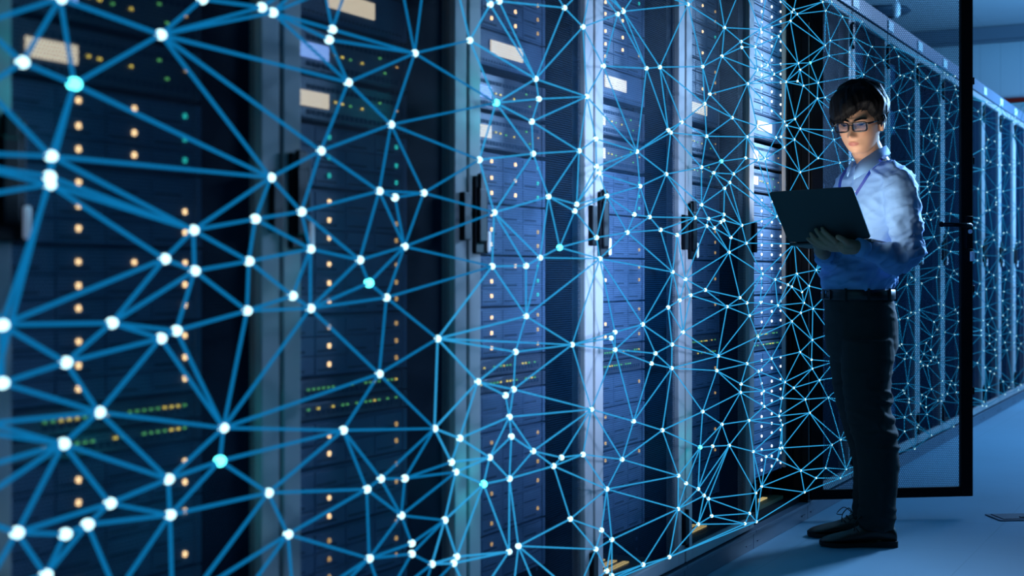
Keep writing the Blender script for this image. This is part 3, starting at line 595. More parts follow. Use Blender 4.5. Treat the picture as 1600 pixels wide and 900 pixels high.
[349,352],[349,361],[349,366],[349,368],[350,351],[350,352],[351,352],[351,354],[351,355],[351,358],[352,353],[352,354],[352,368],[353,354],[353,356],
[353,368],[353,373],[354,355],[354,356],[355,356],[355,357],[355,358],[355,359],[355,360],[356,357],[356,373],[356,375],[357,360],[357,375],[357,379],
[358,359],[358,543],[359,360],[359,543],[359,544],[359,545],[360,379],[360,380],[360,545],[360,546],[361,362],[361,365],[361,366],[362,363],[362,364],
[362,365],[364,365],[364,367],[364,629],[364,671],[364,672],[365,366],[365,367],[366,367],[366,368],[366,369],[367,369],[367,370],[367,665],[367,672],
[368,369],[368,373],[369,370],[369,371],[369,373],[370,371],[370,665],[371,372],[371,373],[371,374],[371,665],[372,374],[372,376],[372,378],[372,653],
[372,665],[373,374],[373,375],[374,375],[374,376],[375,376],[375,379],[376,377],[376,378],[376,379],[377,378],[377,379],[377,380],[377,553],[377,631],
[377,670],[378,653],[378,660],[378,670],[378,681],[379,380],[380,546],[380,553],[380,554],[381,382],[381,385],[381,623],[381,652],[381,677],[382,383],
[382,384],[382,385],[382,386],[383,384],[383,386],[383,393],[383,397],[384,385],[384,397],[384,400],[384,401],[385,401],[385,402],[385,639],[385,652],
[385,680],[386,387],[386,391],[386,393],[387,388],[387,391],[388,389],[388,391],[388,392],[389,390],[389,392],[389,688],[390,392],[390,394],[390,445],
[390,450],[390,688],[391,392],[391,393],[392,393],[392,394],[392,395],[392,396],[393,395],[393,397],[394,396],[394,398],[394,450],[394,457],[395,396],
[395,397],[396,397],[396,398],[396,403],[396,406],[397,399],[397,400],[397,403],[398,406],[398,416],[398,457],[398,458],[399,400],[399,403],[399,404],
[400,401],[400,404],[400,412],[400,414],[401,402],[401,412],[402,412],[402,624],[402,680],[403,404],[403,405],[403,406],[404,405],[404,408],[404,411],
[404,414],[405,406],[405,408],[406,407],[406,408],[406,416],[407,408],[407,409],[407,415],[407,416],[407,418],[407,419],[408,409],[408,411],[409,410],
[409,411],[409,418],[409,424],[410,411],[410,414],[410,417],[410,424],[411,414],[412,413],[412,414],[412,624],[413,414],[413,417],[413,624],[413,669],
[414,417],[415,416],[415,419],[415,421],[415,474],[416,458],[416,472],[416,474],[417,422],[417,423],[417,424],[417,426],[417,428],[417,669],[418,419],
[418,420],[418,424],[418,432],[418,433],[419,420],[419,421],[420,421],[420,433],[420,434],[421,434],[421,474],[421,485],[422,423],[422,425],[422,669],
[423,425],[423,426],[424,428],[424,429],[424,432],[424,435],[425,426],[425,427],[425,440],[425,633],[425,666],[425,669],[426,427],[426,428],[426,430],
[427,430],[427,438],[427,440],[428,429],[428,430],[429,430],[429,431],[429,435],[430,431],[430,438],[430,439],[431,435],[431,439],[432,433],[432,435],
[432,436],[433,434],[433,436],[433,437],[434,437],[434,485],[434,487],[435,436],[435,439],[436,437],[436,439],[436,443],[437,443],[437,487],[437,488],
[438,439],[438,440],[438,441],[439,441],[439,443],[439,563],[440,441],[440,442],[440,444],[440,633],[440,651],[441,442],[441,563],[442,444],[442,562],
[442,563],[443,563],[444,562],[444,628],[444,651],[445,450],[445,451],[445,452],[445,684],[445,687],[445,688],[445,689],[446,447],[446,448],[446,449],
[446,684],[446,685],[447,448],[447,449],[447,453],[447,456],[448,452],[448,453],[448,684],[449,456],[449,619],[449,685],[450,451],[450,454],[450,457],
[451,452],[451,453],[451,454],[451,460],[452,453],[452,684],[453,455],[453,456],[453,460],[454,457],[454,459],[454,460],[455,456],[455,460],[455,461],
[455,463],[456,463],[456,464],[456,619],[456,620],[457,458],[457,459],[458,459],[458,467],[458,472],[459,460],[459,462],[459,467],[460,461],[460,462],
[461,462],[461,463],[461,465],[462,465],[462,467],[462,468],[463,464],[463,465],[463,466],[464,466],[464,469],[464,620],[465,466],[465,468],[465,471],
[466,469],[466,470],[466,471],[467,468],[467,472],[468,471],[468,472],[468,473],[469,470],[469,620],[469,621],[470,471],[470,480],[470,621],[471,473],
[471,477],[471,480],[472,473],[472,474],[472,475],[473,475],[473,477],[474,475],[474,485],[475,476],[475,477],[475,484],[475,485],[476,477],[476,478],
[476,484],[477,478],[477,479],[477,480],[478,479],[478,484],[479,480],[479,481],[479,484],[479,486],[480,481],[480,482],[480,483],[480,621],[481,483],
[481,486],[482,483],[482,621],[482,622],[483,486],[483,622],[484,485],[484,486],[485,486],[485,487],[485,489],[486,489],[487,488],[487,489],[488,489],
[490,491],[490,493],[490,497],[490,571],[490,572],[490,573],[490,575],[491,492],[491,493],[491,494],[492,494],[492,499],[493,494],[493,495],[493,497],
[494,495],[494,499],[494,579],[494,581],[495,496],[495,498],[495,590],[496,497],[496,498],[497,498],[497,573],[497,576],[497,578],[498,576],[498,580],
[499,500],[499,501],[499,581],[499,583],[500,501],[500,505],[500,582],[500,583],[500,584],[501,502],[501,504],[501,505],[502,503],[502,504],[503,504],
[503,512],[503,513],[504,505],[504,506],[504,509],[504,513],[505,506],[505,507],[505,584],[505,585],[505,586],[506,509],[507,508],[507,509],[507,586],
[508,509],[508,510],[508,511],[508,586],[508,587],[509,510],[509,513],[509,516],[510,511],[510,516],[510,518],[511,518],[511,587],[511,588],[512,513],
[512,514],[512,515],[513,515],[513,516],[514,515],[515,516],[515,517],[515,519],[516,517],[516,518],[517,518],[517,519],[517,520],[517,522],[517,527],
[518,588],[519,520],[520,521],[520,522],[521,522],[521,523],[522,523],[522,525],[522,526],[523,524],[523,525],[524,525],[524,535],[525,526],[525,528],
[525,529],[525,535],[525,536],[526,527],[526,528],[526,530],[527,530],[527,589],[527,591],[527,592],[528,529],[528,530],[529,530],[529,531],[529,532],
[529,533],[529,536],[530,531],[530,592],[531,532],[531,592],[532,533],[532,592],[533,534],[533,536],[533,592],[534,536],[534,541],[534,551],[534,552],
[534,592],[535,536],[535,537],[535,543],[536,537],[536,538],[536,539],[536,541],[537,538],[537,543],[538,539],[538,543],[538,544],[538,545],[539,540],
[539,541],[539,545],[540,541],[540,542],[540,545],[540,548],[540,550],[541,542],[541,551],[542,550],[542,551],[543,544],[544,545],[545,546],[545,548],
[546,547],[546,548],[546,549],[546,554],[547,549],[547,554],[547,555],[548,549],[548,550],[548,552],[549,552],[549,555],[549,556],[549,558],[550,551],
[550,552],[551,552],[552,558],[553,554],[553,555],[553,556],[553,631],[554,555],[555,556],[556,557],[556,558],[556,559],[556,631],[557,558],[557,559],
[557,560],[558,560],[559,560],[559,561],[559,631],[560,561],[560,628],[561,628],[561,631],[561,632],[561,670],[562,563],[562,628],[618,686],[619,685],
[619,686],[623,655],[623,677],[624,669],[624,680],[625,627],[625,643],[625,645],[625,646],[625,661],[625,674],[626,642],[626,662],[626,663],[626,678],
[627,635],[627,643],[627,645],[627,659],[628,632],[628,651],[628,658],[629,638],[629,641],[629,649],[629,671],[629,672],[630,678],[630,682],[631,670],
[632,658],[632,670],[632,676],[633,651],[633,656],[633,666],[634,637],[634,654],[634,667],[635,645],[635,646],[635,659],[635,668],[636,644],[636,647],
[636,648],[636,662],[636,663],[637,646],[637,650],[637,654],[637,661],[637,667],[637,668],[637,679],[638,642],[638,649],[638,671],[639,640],[639,641],
[639,652],[639,673],[639,680],[640,641],[640,665],[640,672],[640,673],[641,649],[641,652],[641,672],[642,649],[642,655],[642,663],[642,671],[642,677],
[643,644],[643,674],[643,675],[644,648],[644,662],[644,675],[644,682],[645,646],[646,661],[646,668],[647,648],[647,655],[647,663],[649,652],[649,677],
[650,667],[650,668],[651,656],[651,658],[651,664],[652,677],[653,657],[653,665],[653,669],[653,673],[653,680],[653,681],[654,679],[655,663],[655,677],
[656,657],[656,660],[656,664],[656,666],[656,681],[657,666],[657,669],[657,681],[658,664],[658,676],[659,668],[660,664],[660,670],[660,676],[660,681],
[661,674],[661,679],[662,663],[662,678],[662,682],[664,676],[665,672],[665,673],[666,669],[669,680],[670,676],[673,680],[674,675],[674,682],[675,682],
[678,682],[683,687],[683,688],[684,685],[684,689],[684,690],[685,686],[685,690],[686,690],[687,688],[687,689],[689,690]]
CYAN=[2, 14, 53, 158, 179, 187, 492, 516, 543]

# ---------------------------------------------------------------- the glowing network hanging just in front of the rack doors
NY = -.052
net = tag(empty('light_network', (X0, NY, 0)), 'glowing blue mesh of nodes and strands spread in front of the rack row', 'light network')
net.rotation_euler = (0, 0, 0)
def P3(i): return Vector((NODES[i][0] - X0, 0, NODES[i][1]))
def dist(x): return .8874 * x + .74
def strand(bm, i, j, far):
    a, b = P3(i), P3(j); ra = .0044 if not far else .0030
    da, db = dist(NODES[i][0]), dist(NODES[j][0])
    f = lambda dd: max(.0019, min(.0040, .0054 - .00095 * dd))
    tube(bm, [a, b], [f(da), f(db)], 6)
order = sorted(range(len(LINKS)), key=lambda n: -((P3(LINKS[n][0]) - P3(LINKS[n][1])).length / dist(min(NODES[LINKS[n][0]][0], NODES[LINKS[n][1]][0]) + .1)) if NODES[LINKS[n][0]][0] > 1.45 or NODES[LINKS[n][1]][0] > 1.45 else 0)
big = order[:100]
for n in big:
    i, j = LINKS[n]; bm = bmesh.new(); strand(bm, i, j, 0)
    new('strand', bm, M['strand'] if min(NODES[i][0], NODES[j][0]) < 2.6 else M['strand_far'], net)
bm = bmesh.new()
for n in order[100:]:
    i, j = LINKS[n]; nf = len(bm.faces); strand(bm, i, j, 1)
    if min(NODES[i][0], NODES[j][0]) < 2.6:
        bm.faces.ensure_lookup_table()
        for f in bm.faces[nf:]: f.material_index = 1
    elif min(NODES[i][0], NODES[j][0]) > 6.3:
        bm.faces.ensure_lookup_table()
        for f in bm.faces[nf:]: f.material_index = 2
o = new('fine_strands', bm, [M['strand_far'], M['strand'], M['strand_dim']], net); o['kind'] = 'stuff'
def node_r(x): return max(.0042, min(.0095, .0110 - .00115 * dist(x)))
idx = sorted(range(len(NODES)), key=lambda i: dist(NODES[i][0]))
def node(bm, i):
    x = NODES[i][0]; r = node_r(x) * (1.15 if i in CYAN else 1)
    ball(bm, P3(i), r, 14 if dist(x) < 5 else 8, 10 if dist(x) < 5 else 6, sc=(1.3 if x < 2.4 else 1.05, 1, 1))
vis = [i for i in idx if NODES[i][0] > 1.42]
near = sorted(set(vis[:91]) | set(CYAN))[:]
for i in near[:200]:
    bm = bmesh.new(); node(bm, i); o = new('glowing_node', bm, M['cyan'] if i in CYAN else M['node'], net, True)
    if i in CYAN: o['label'] = 'bright cyan node'
for n_, i in enumerate(CYAN):                        # the bright nodes throw a small cyan pool on the doors behind them
    l = bpy.data.lights.new('cyan_node_light', 'POINT'); l.energy = .28; l.color = (.02, .75, .85); l.shadow_soft_size = .01
    o = bpy.data.objects.new('cyan_node_light', l); C.objects.link(o); o.parent = net; o.location = P3(i) + Vector((0, -.03, 0))
bm = bmesh.new()
for i in idx:
    if i not in near: node(bm, i)
o = new('small_nodes', bm, M['node'], net, True); o['kind'] = 'stuff'

# ---------------------------------------------------------------- the person
from mathutils.bvhtree import BVHTree
FOOT = (5.213, -.316, 0)
man = tag(empty('person', FOOT, YAW - R(90)), 'person in glasses, light blue shirt and dark trousers standing and holding an open laptop', 'person')
def L(px, py, Y):
    """a measured outline point at depth Y behind the near foot, in the figure's own metres"""
    d = 5.216 + Y
    return Vector(((px - 800) * d / 2222 - 1.2676, Y, 1 + (427 - py) * d / 2222))
skin = mat('skin', (.58, .36, .25), .5, spec=.4)
sn = skin.node_tree; sb = sn.nodes['Principled BSDF']
sb.inputs['Subsurface Weight'].default_value = .12; sb.inputs['Subsurface Radius'].default_value = (.02, .008, .004); sb.inputs['Subsurface Scale'].default_value = .4
at = sn.nodes.new('ShaderNodeAttribute'); at.attribute_name = 'tint'; sn.links.new(at.outputs['Color'], sb.inputs['Base Color'])
hairm = mat('black_hair', (.005, .005, .006), .62, spec=.15, bump=(60, .5, (1, 1, .25)))
shirtm = mat('light_blue_cotton', (.20, .38, .68), .75, spec=.25, bump=(700, .05))
collarm = mat('light_blue_collar', (.20, .40, .74), .75, spec=.25)
trm = mat('dark_wool', (.024, .028, .028), .85, spec=.2, bump=(500, .08))
leather = mat('dark_brown_leather', (.034, .020, .015), .42)
solem = mat('sole_rubber', (.01, .008, .007), .7)
beltm = mat('black_belt_leather', (.008, .007, .007), .4)
ribbon = mat('blue_ribbon', (.004, .035, .30), .6)
def ss(a, b, x):
    t = max(0, min(1, (x - a) / (b - a))); return t * t * (3 - 2 * t)
HC0 = L(1343.5, 193, .05)
HR_ = Matrix.Rotation(R(-32), 3, 'Z') @ Matrix.Rotation(R(13), 3, 'X')
HRi = HR_.inverted()
def H(x, y, z): return HC0 + HR_ @ Vector((x, y, z))
def gs(x, z, cx, cz, sx, sz): return math.exp(-((x - cx) / sx) ** 2 - ((z - cz) / sz) ** 2)
def skull(dx, dy, dz, a=.075, b=.096):
    ch = math.sqrt(max(0, 1 - dz * dz)) + 1e-9
    if dz < 0:
        k = (ch ** .62) / ch; t = -dz
        x = a * dx * k * (1 - .27 * t ** 1.5); y = b * dy * k - .012 * t * ss(-.2, .6, -dy) ; z = .109 * dz
        if dy > 0: y *= 1 - .35 * t
    else:
        k = (ch ** .86) / ch; x = a * dx * k; y = b * dy * k; z = .112 * dz
    return x, y, z
def face(x, y, z):
    if y < 0:
        f = ss(0, .05, -y)
        d = 0
        if z < .03: d -= math.exp(-(x / .0095) ** 2) * (.005 + .020 * ss(.025, -.03, z)) * ss(-.046, -.036, z)
        d -= .007 * gs(x, z, 0, -.031, .011, .008) + .007 * (gs(x, z, .013, -.036, .0055, .006) + gs(x, z, -.013, -.036, .006, .006))
        for s in (-1, 1):
            d += .011 * gs(x, z, s * .031, .008, .017, .011)
            d -= .007 * gs(x, z, s * .031, .005, .012, .0075)
            d -= .004 * gs(x, z, s * .030, .027, .022, .007)
            d -= .004 * gs(x, z, s * .046, -.018, .018, .02)
            d += .003 * gs(x, z, s * .036, -.058, .012, .018)
        d -= .0065 * gs(x, z, 0, -.0575, .021, .0045) + .0075 * gs(x, z, 0, -.0675, .018, .0048)
        d += .0035 * gs(x, z, 0, -.0622, .024, .0020)
        d += .004 * gs(x, z, 0, -.080, .02, .006)
        d -= .007 * gs(x, z, 0, -.098, .020, .014)
        y += d * f
    return x, y, z
bm = bmesh.new()
n, m_ = 96, 72; rings = []
for j in range(1, m_):
    ph = -math.pi / 2 + math.pi * j / m_
    rings.append([bm.verts.new(H(*face(*skull(math.sin(2 * math.pi * i / n) * math.cos(ph), -math.cos(2 * math.pi * i / n) * math.cos(ph), math.sin(ph))))) for i in range(n)])
bridge(bm, rings)
for s in (-1, 1):                                    # ears
    ball(bm, H(s * .079, .012, .000), 1, 14, 10, sc=(.010, .019, .033), rot=HR_ @ Matrix.Rotation(R(s * 18), 3, 'Z') @ Matrix.Rotation(R(-8), 3, 'X'))
    tube(bm, [H(s * .079, .000, -.012), H(s * .085, .004, .012), H(s * .088, .016, .023), H(s * .089, .027, .012), H(s * .086, .027, -.008), H(s * .081, .016, -.026), H(s * .077, .006, -.032)], [.0035, .004, .0045, .0045, .004, .0045, .005], 8)
tube(bm, [H(.0, .025, -.03), H(.0, .035, -.085), L(1362, 250, .13), L(1366, 268, .14)], [.060, .056, .057, .075], 20, flat=.95, up=(0, -1, 0))
F = Vector((-.87, -.5, 0)).normalized(); S = Vector((.5, -.87, 0)).normalized()
F2 = Vector((-.95, -.31, 0)).normalized(); S2 = Vector((.31, -.95, 0)).normalized()
TOR = [(1367, 252, .135, .068, .062), (1369, 264, .13, .125, .078), (1368, 280, .13, .178, .094), (1364, 310, .13, .180, .106), (1357, 350, .12, .165, .116),
       (1348, 395, .105, .155, .122), (1343, 425, .10, .152, .124), (1340, 444, .10, .145, .122), (1340, 457, .10, .134, .112)]
def torso(bm, grow=0, secs=TOR, f=F, s=S, n=40):
    rs = []
    for px, py, Y, a, b in [tuple(q) for q in spline(secs, 4)]:
        rs.append(ring(bm, L(px, py, Y), s, f, a + grow, b + grow, n))
    bridge(bm, rs)
NEAR_ARM = [(1400, 286, .02, .060), (1406, 300, -.02, .066), (1412, 335, -.07, .063), (1417, 370, -.115, .059), (1418, 392, -.125, .057), (1403, 401, -.130, .053), (1380, 398, -.17, .044), (1358, 391, -.205, .035), (1341, 386, -.226, .030)]
FAR_ARM = [(1334, 284, .24, .058), (1324, 302, .27, .060), (1318, 345, .28, .056), (1316, 390, .26, .050), (1308, 402, .20, .046), (1296, 402, .12, .042), (1288, 397, .05, .035)]
def arm(bm, pts, grow=0, n=20):
    q = spline(pts, 5); tube(bm, [L(a, b, c) for a, b, c, r in q], [r + grow for a, b, c, r in q], n)
torso(bm, -.016); arm(bm, NEAR_ARM, -.014, 16); arm(bm, FAR_ARM, -.012, 16)
# near hand: palm up under the hinge, fingers closing on the outside of the lid
def chain(bm, pts, rad, n=12):
    q = spline([(*L(*p), r) for p, r in zip(pts, rad)], 4)
    tube(bm, [p[:3] for p in q], [p[3] for p in q], n); ball(bm, Vector(q[-1][:3]), q[-1][3], 10, 8); ball(bm, Vector(q[0][:3]), q[0][3], 10, 8)
chain(bm, [(1346, 386, -.222), (1334, 386, -.230), (1322, 385, -.226)], [.023, .026, .029], 16)
for a, b in (((1334, 384, -.232), (1304, 381, -.212)), ((1334, 388, -.226), (1300, 387, -.196)), ((1332, 386, -.21), (1300, 388, -.17))):
    chain(bm, [a, b], [.018, .0135], 12)
FING = [([(1306, 378, -.222), (1297, 370, -.214), (1289, 363, -.206), (1285, 357, -.206)], [.0105, .0092, .0084, .0072]),
        ([(1303, 382, -.216), (1290, 375, -.206), (1280, 366, -.198), (1275, 359, -.199)], [.0105, .0094, .0086, .0072]),
        ([(1301, 386, -.205), (1285, 381, -.196), (1273, 373, -.188), (1267, 365, -.188)], [.0102, .0092, .0084, .0070]),
        ([(1300, 389, -.190), (1285, 386, -.186), (1271, 380, -.178), (1262, 373, -.178)], [.0092, .0082, .0076, .0064])]
for p, r in FING: chain(bm, p, r)
chain(bm, [(1337, 383, -.238), (1326, 380, -.252), (1317, 374, -.256), (1309, 370, -.252)], [.016, .0125, .0108, .0090])
# far hand: flat under the base
chain(bm, [(1289, 397, .055), (1285, 393, .02), (1282, 390, -.015)], [.024, .028, .026], 14)
for k in range(4): chain(bm, [(1276 + 4 * k, 389, -.02), (1274 + 5 * k, 386, -.045), (1272 + 6 * k, 383.5, -.065)], [.0095, .0085, .0075])
chain(bm, [(1292, 392, .02), (1298, 388, -.01), (1300, 385.5, -.03)], [.012, .010, .009])
# hips and legs (inside the trousers)
HIP = [(1340, 453, .10, .143, .119), (1343, 480, .10, .149, .122), (1346, 515, .10, .152, .127), (1346, 548, .10, .146, .122), (1346, 566, .10, .10, .09)]
NLEG = [(1354, 530, .02, .096), (1355, 565, .02, .096), (1354, 600, .01, .089), (1357, 640, .01, .083), (1364, 668, .005, .081), (1371, 700, 0, .077), (1372, 740, 0, .073), (1371, 780, 0, .068), (1369.5, 827, 0, .064)]
FLEG = [(1337, 530, .17, .096), (1336, 565, .17, .096), (1338, 600, .18, .089), (1346, 640, .18, .083), (1352, 668, .185, .080), (1361, 700, .19, .076), (1362, 740, .19, .072), (1360, 780, .19, .067), (1357, 813, .19, .063)]
torso(bm, -.02, HIP, F2, S2)
for LG, y in ((NLEG, 0), (FLEG, .19)):
    arm(bm, LG, -.026, 16)
    a = LG[-1]; chain(bm, [(a[0], a[1], y), (a[0] + 3, a[1] + 14, y)], [.028, .024], 14)
    chain(bm, [(a[0] + 2, a[1] + 18, y + .01), (a[0] - 34, a[1] + 25, y + .012)], [.022, .015], 14)
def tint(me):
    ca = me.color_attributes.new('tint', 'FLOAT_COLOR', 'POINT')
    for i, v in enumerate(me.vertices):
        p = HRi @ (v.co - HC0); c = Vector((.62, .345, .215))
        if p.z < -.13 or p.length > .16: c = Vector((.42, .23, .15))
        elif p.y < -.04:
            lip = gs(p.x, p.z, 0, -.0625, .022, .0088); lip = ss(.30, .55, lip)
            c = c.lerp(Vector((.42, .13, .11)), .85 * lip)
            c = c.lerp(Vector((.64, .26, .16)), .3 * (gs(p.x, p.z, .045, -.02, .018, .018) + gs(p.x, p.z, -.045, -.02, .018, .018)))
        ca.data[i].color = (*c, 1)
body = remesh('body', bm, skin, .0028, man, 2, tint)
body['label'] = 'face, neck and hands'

# face details that have a look of their own
bm = bmesh.new()
for s in (-1, 1):
    pts = [(s * .010, .0210), (s * .022, .0250), (s * .036, .0275), (s * .050, .0245)]
    bvh = None
    q = []
    for x, z in [tuple(t) for t in spline(pts, 4)]:
        dz = z / .112; dx = x / .075; dy = -math.sqrt(max(.01, 1 - dz * dz - dx * dx))
        X_, Y_, Z_ = face(*skull(dx, dy, dz)); q.append(H(X_, Y_ - .001, Z_))
    tube(bm, q, [.003] + [.0052] * (len(q) - 3) + [.004, .002], 8, flat=.6)
new('eyebrows', bm, hairm, man, True)
bm = bmesh.new()
for s in (-1, 1):
    q = []
    for t in range(9):
        x = s * (.018 + .028 * t / 8); z = .0045 + .003 * t / 8 + .0015 * math.sin(math.pi * t / 8)
        dz = z / .112; dx = x / .075; dy = -math.sqrt(max(.01, 1 - dz * dz - dx * dx))
        X_, Y_, Z_ = face(*skull(dx, dy, dz)); q.append(H(X_, Y_ - .0006, Z_))
    tube(bm, q, [.0006] + [.0017] * 7 + [.0006], 6)
    tube(bm, [p - Vector((0, 0, .0032)) + HR_ @ Vector((0, .0008, 0)) for p in q[2:7]], [.0012, .0026, .0030, .0026, .0012], 8)
new('eyelashes', bm, hairm, man, True)

# hair
def hairline(th):
    T = [(-180, -.070), (-130, -.055), (-105, -.020), (-88, -.022), (-72, -.010), (-55, .012), (-35, .018), (-15, .030), (5, .047), (22, .060), (38, .056), (52, .030), (68, .008), (78, -.008), (86, .020), (108, .026), (128, -.040), (180, -.070)]
    for (a, u), (b, v) in zip(T, T[1:]):
        if a <= th <= b: return u + (v - u) * ss(a, b, th)
    return 0
bm = bmesh.new(); rings = []; n, m_ = 150, 90
for j in range(1, m_):
    ph = -math.pi / 2 + math.pi * j / m_; row = []
    for i in range(n):
        th = 2 * math.pi * i / n
        dx, dy, dz = math.sin(th) * math.cos(ph), -math.cos(th) * math.cos(ph), math.sin(ph)
        p = Vector(skull(dx, dy, dz)); deg = math.degrees(math.atan2(p.x, -p.y))
        k = ss(-.005, .006, p.z - hairline(deg) + .004 * noise.noise(Vector((th * 14, 0, 3))))
        up = ss(-.06, .07, p.z); thick = .010 + .024 * up + .012 * math.exp(-((dz - .75) / .3) ** 2) * ss(-.5, .6, -dy)
        if deg > 60 or deg < -100: thick += .014 * ss(.0, .06, p.z)
        nz = noise.noise(Vector((dx * 3.2, dy * 3.2, dz * 2.6))) * .010 + noise.noise(Vector((th * 9 + dz * 5, dz * 3, 1.7))) * .0045 + noise.noise(Vector((th * 26 + dz * 9, dz * 4, 5))) * .002
        d = Vector((dx, dy, dz)).normalized()
        q = p + d * (thick + nz * up) * k - d * .012 * (1 - k)
        row.append(bm.verts.new(H(*q)))
    rings.append(row)
bridge(bm, rings)
rg = random.Random(11)
def hp(deg, z, off):
    """point off the skull at azimuth deg and height z"""
    dz = max(-.99, min(.99, z / (.112 if z > 0 else .109))); c = math.sqrt(1 - dz * dz)
    x, y, zz = skull(math.sin(R(deg)) * c, -math.cos(R(deg)) * c, dz); d = Vector((math.sin(R(deg)) * c, -math.cos(R(deg)) * c, dz)).normalized()
    return Vector(H(*(Vector((x, y, zz)) + d * off)))
for k in range(64):                                   # fringe swept to the far side, temples
    a0 = rg.uniform(-60, 62); a1 = a0 - rg.uniform(14, 34)
    ze = hairline(a1) - rg.uniform(-.004, .012)
    pts = [hp(a0 + 6, .098, .018), hp(a0, .078, .026), hp((a0 + a1) / 2, (.06 + ze) / 2 + .012, .020), hp(a1, ze, .007)]
    q = spline([tuple(p) for p in pts], 4); nn = len(q)
    tube(bm, q, [.0062 * math.sin(math.pi * (.25 + .72 * i / (nn - 1))) + .0006 for i in range(nn)], 7, flat=.6)
for k in range(70):                                   # loose locks over crown, side and back
    a0 = rg.uniform(60, 300); z0 = rg.uniform(.03, .104); z1 = max(z0 - rg.uniform(.04, .08), hairline(((a0 + 180) % 360) - 180) - .006)
    pts = [hp(a0, z0, .024), hp(a0 + rg.uniform(-10, 10), (z0 + z1) / 2, .030), hp(a0 + rg.uniform(-14, 14), z1, .010)]
    q = spline([tuple(p) for p in pts], 4); nn = len(q)
    tube(bm, q, [.006 * math.sin(math.pi * (.2 + .78 * i / (nn - 1))) + .0005 for i in range(nn)], 6, flat=.6)
new('hair', bm, hairm, man, True)

# glasses
gl = empty('glasses', (0, 0, 0)); gl.parent = man; gl['label'] = 'black rectangular glasses'
GF = mat('black_acetate', (.008, .008, .012), .25)
bm = bmesh.new(); GY = -.109; lens = bmesh.new()
for s in (-1, 1):
    cx, cz, hw, hh = s * .0335, .001, .0255, .0165
    pts = []
    for i in range(32):
        a = 2 * math.pi * i / 32; c, s_ = math.cos(a), math.sin(a)
        x = cx + hw * math.copysign(abs(c) ** .45, c); z = cz + hh * math.copysign(abs(s_) ** .45, s_)
        pts.append(Vector((x, GY + .5 * max(0, abs(x) - .02) ** 1 * .25, z)))
    rs = []
    for i, p in enumerate(pts):
        o = (Vector((p.x - cx, 0, p.z - cz))).normalized()
        rs.append(ring(bm, H(*p), HR_ @ o, HR_ @ Vector((0, 1, 0)), .0031, .0026, 6))
    for i in range(32):
        a, b = rs[i], rs[(i + 1) % 32]
        for j in range(6): bm.faces.new((a[j], a[(j + 1) % 6], b[(j + 1) % 6], b[j]))
    lens.faces.new([lens.verts.new(H(*p)) for p in pts])
    e = Vector((s * .0595, GY + .006, .012))
    tube(bm, [H(s * .057, GY + .004, .011), H(s * .070, GY + .010, .012), H(s * .078, GY + .04, .012), H(s * .080, -.01, .011), H(s * .083, .012, .006), H(s * .082, .026, -.006)], [.0028, .0028, .0022, .0020, .0020, .0018], 8, flat=1.3)
tube(bm, [H(-.0095, GY, .005), H(0, GY - .002, .009), H(.0095, GY, .005)], .0022, 8)
for s in (-1, 1): tube(bm, [H(s * .0095, GY + .001, -.002), H(s * .0085, GY + .008, -.010)], .0022, 8)
new('glasses_frame', bm, GF, gl, True)
lm = bpy.data.materials.new('lens_glass'); lm.use_nodes = True; ln = lm.node_tree; ln.nodes.clear()
a_ = ln.nodes.new('ShaderNodeBsdfTransparent'); b_ = ln.nodes.new('ShaderNodeBsdfGlossy'); b_.inputs[0].default_value = (.6, .75, 1, 1); b_.inputs[1].default_value = .08
x_ = ln.nodes.new('ShaderNodeMixShader'); x_.inputs[0].default_value = .22; o_ = ln.nodes.new('ShaderNodeOutputMaterial')
ln.links.new(a_.outputs[0], x_.inputs[1]); ln.links.new(b_.outputs[0], x_.inputs[2]); ln.links.new(x_.outputs[0], o_.inputs[0])
new('lenses', lens, lm, gl)

# shirt: torso and both sleeves in one cloth surface
bm = bmesh.new(); torso(bm, 0); arm(bm, NEAR_ARM); arm(bm, FAR_ARM)
ball(bm, L(1388, 272, .07), .062, 16, 12, sc=(1, 1, .8)); ball(bm, L(1348, 274, .2), .055, 16, 12, sc=(1, 1, .8))
ball(bm, L(1385, 440, .12), .035, 14, 10, sc=(1, 1, .75)); ball(bm, L(1294, 440, .08), .022, 14, 10)
EL = L(1418, 394, -.11)
def folds(me):
    me.update(); nrm = [v.normal.copy() for v in me.vertices]
    for v, nn in zip(me.vertices, nrm):
        p = v.co
        # soft drag lines running from the armpit and gathering above the belt and at the elbow
        a = noise.noise(Vector((p.x * 9 + p.z * 7, p.y * 7, p.z * 13))); a = 1 - abs(a) * 3.2
        b = noise.noise(Vector((p.x * 22 - p.z * 20, p.y * 16, p.z * 26 + 4))); b = 1 - abs(b) * 3
        w_ = ss(1.12, .95, p.z) if p.x < .16 else 0; we = math.exp(-((p - EL).length / .10) ** 2)
        v.co = p + nn * (max(a, 0) * (.0075 + .007 * w_ + .006 * we) + max(b, 0) * (.0035 + .006 * w_ + .007 * we) - .005)
shirt = remesh('shirt', bm, shirtm, .0062, man, 2, folds); shirt['label'] = 'light blue long sleeved shirt'
bv = BVHTree.FromPolygons([v.co for v in shirt.data.vertices], [p.vertices[:] for p in shirt.data.polygons])
def surf(px, py, off=.003):
    a = L(px, py, -1.0); b = L(px, py, .6)
    h = bv.ray_cast(a, (b - a).normalized())
    if h[0] is None: return L(px, py, .05)
    return h[0] + h[1] * off
# cuffs
for nm, A, B, r0, r1 in (('cuff', (1350, 388.5, -.214), (1338, 385.5, -.229), .0350, .0325), ('cuff', (1291, 399, .078), (1287, 396, .045), .0385, .036)):
    bm = bmesh.new(); a, b = L(*A), L(*B); t = (b - a)
    tube(bm, [a - t * .2, a, b, b + t * .02, b - t * .15], [r0 - .003, r0, r1, r1 - .003, r1 - .006], 28); new(nm, bm, collarm, shirt, True)
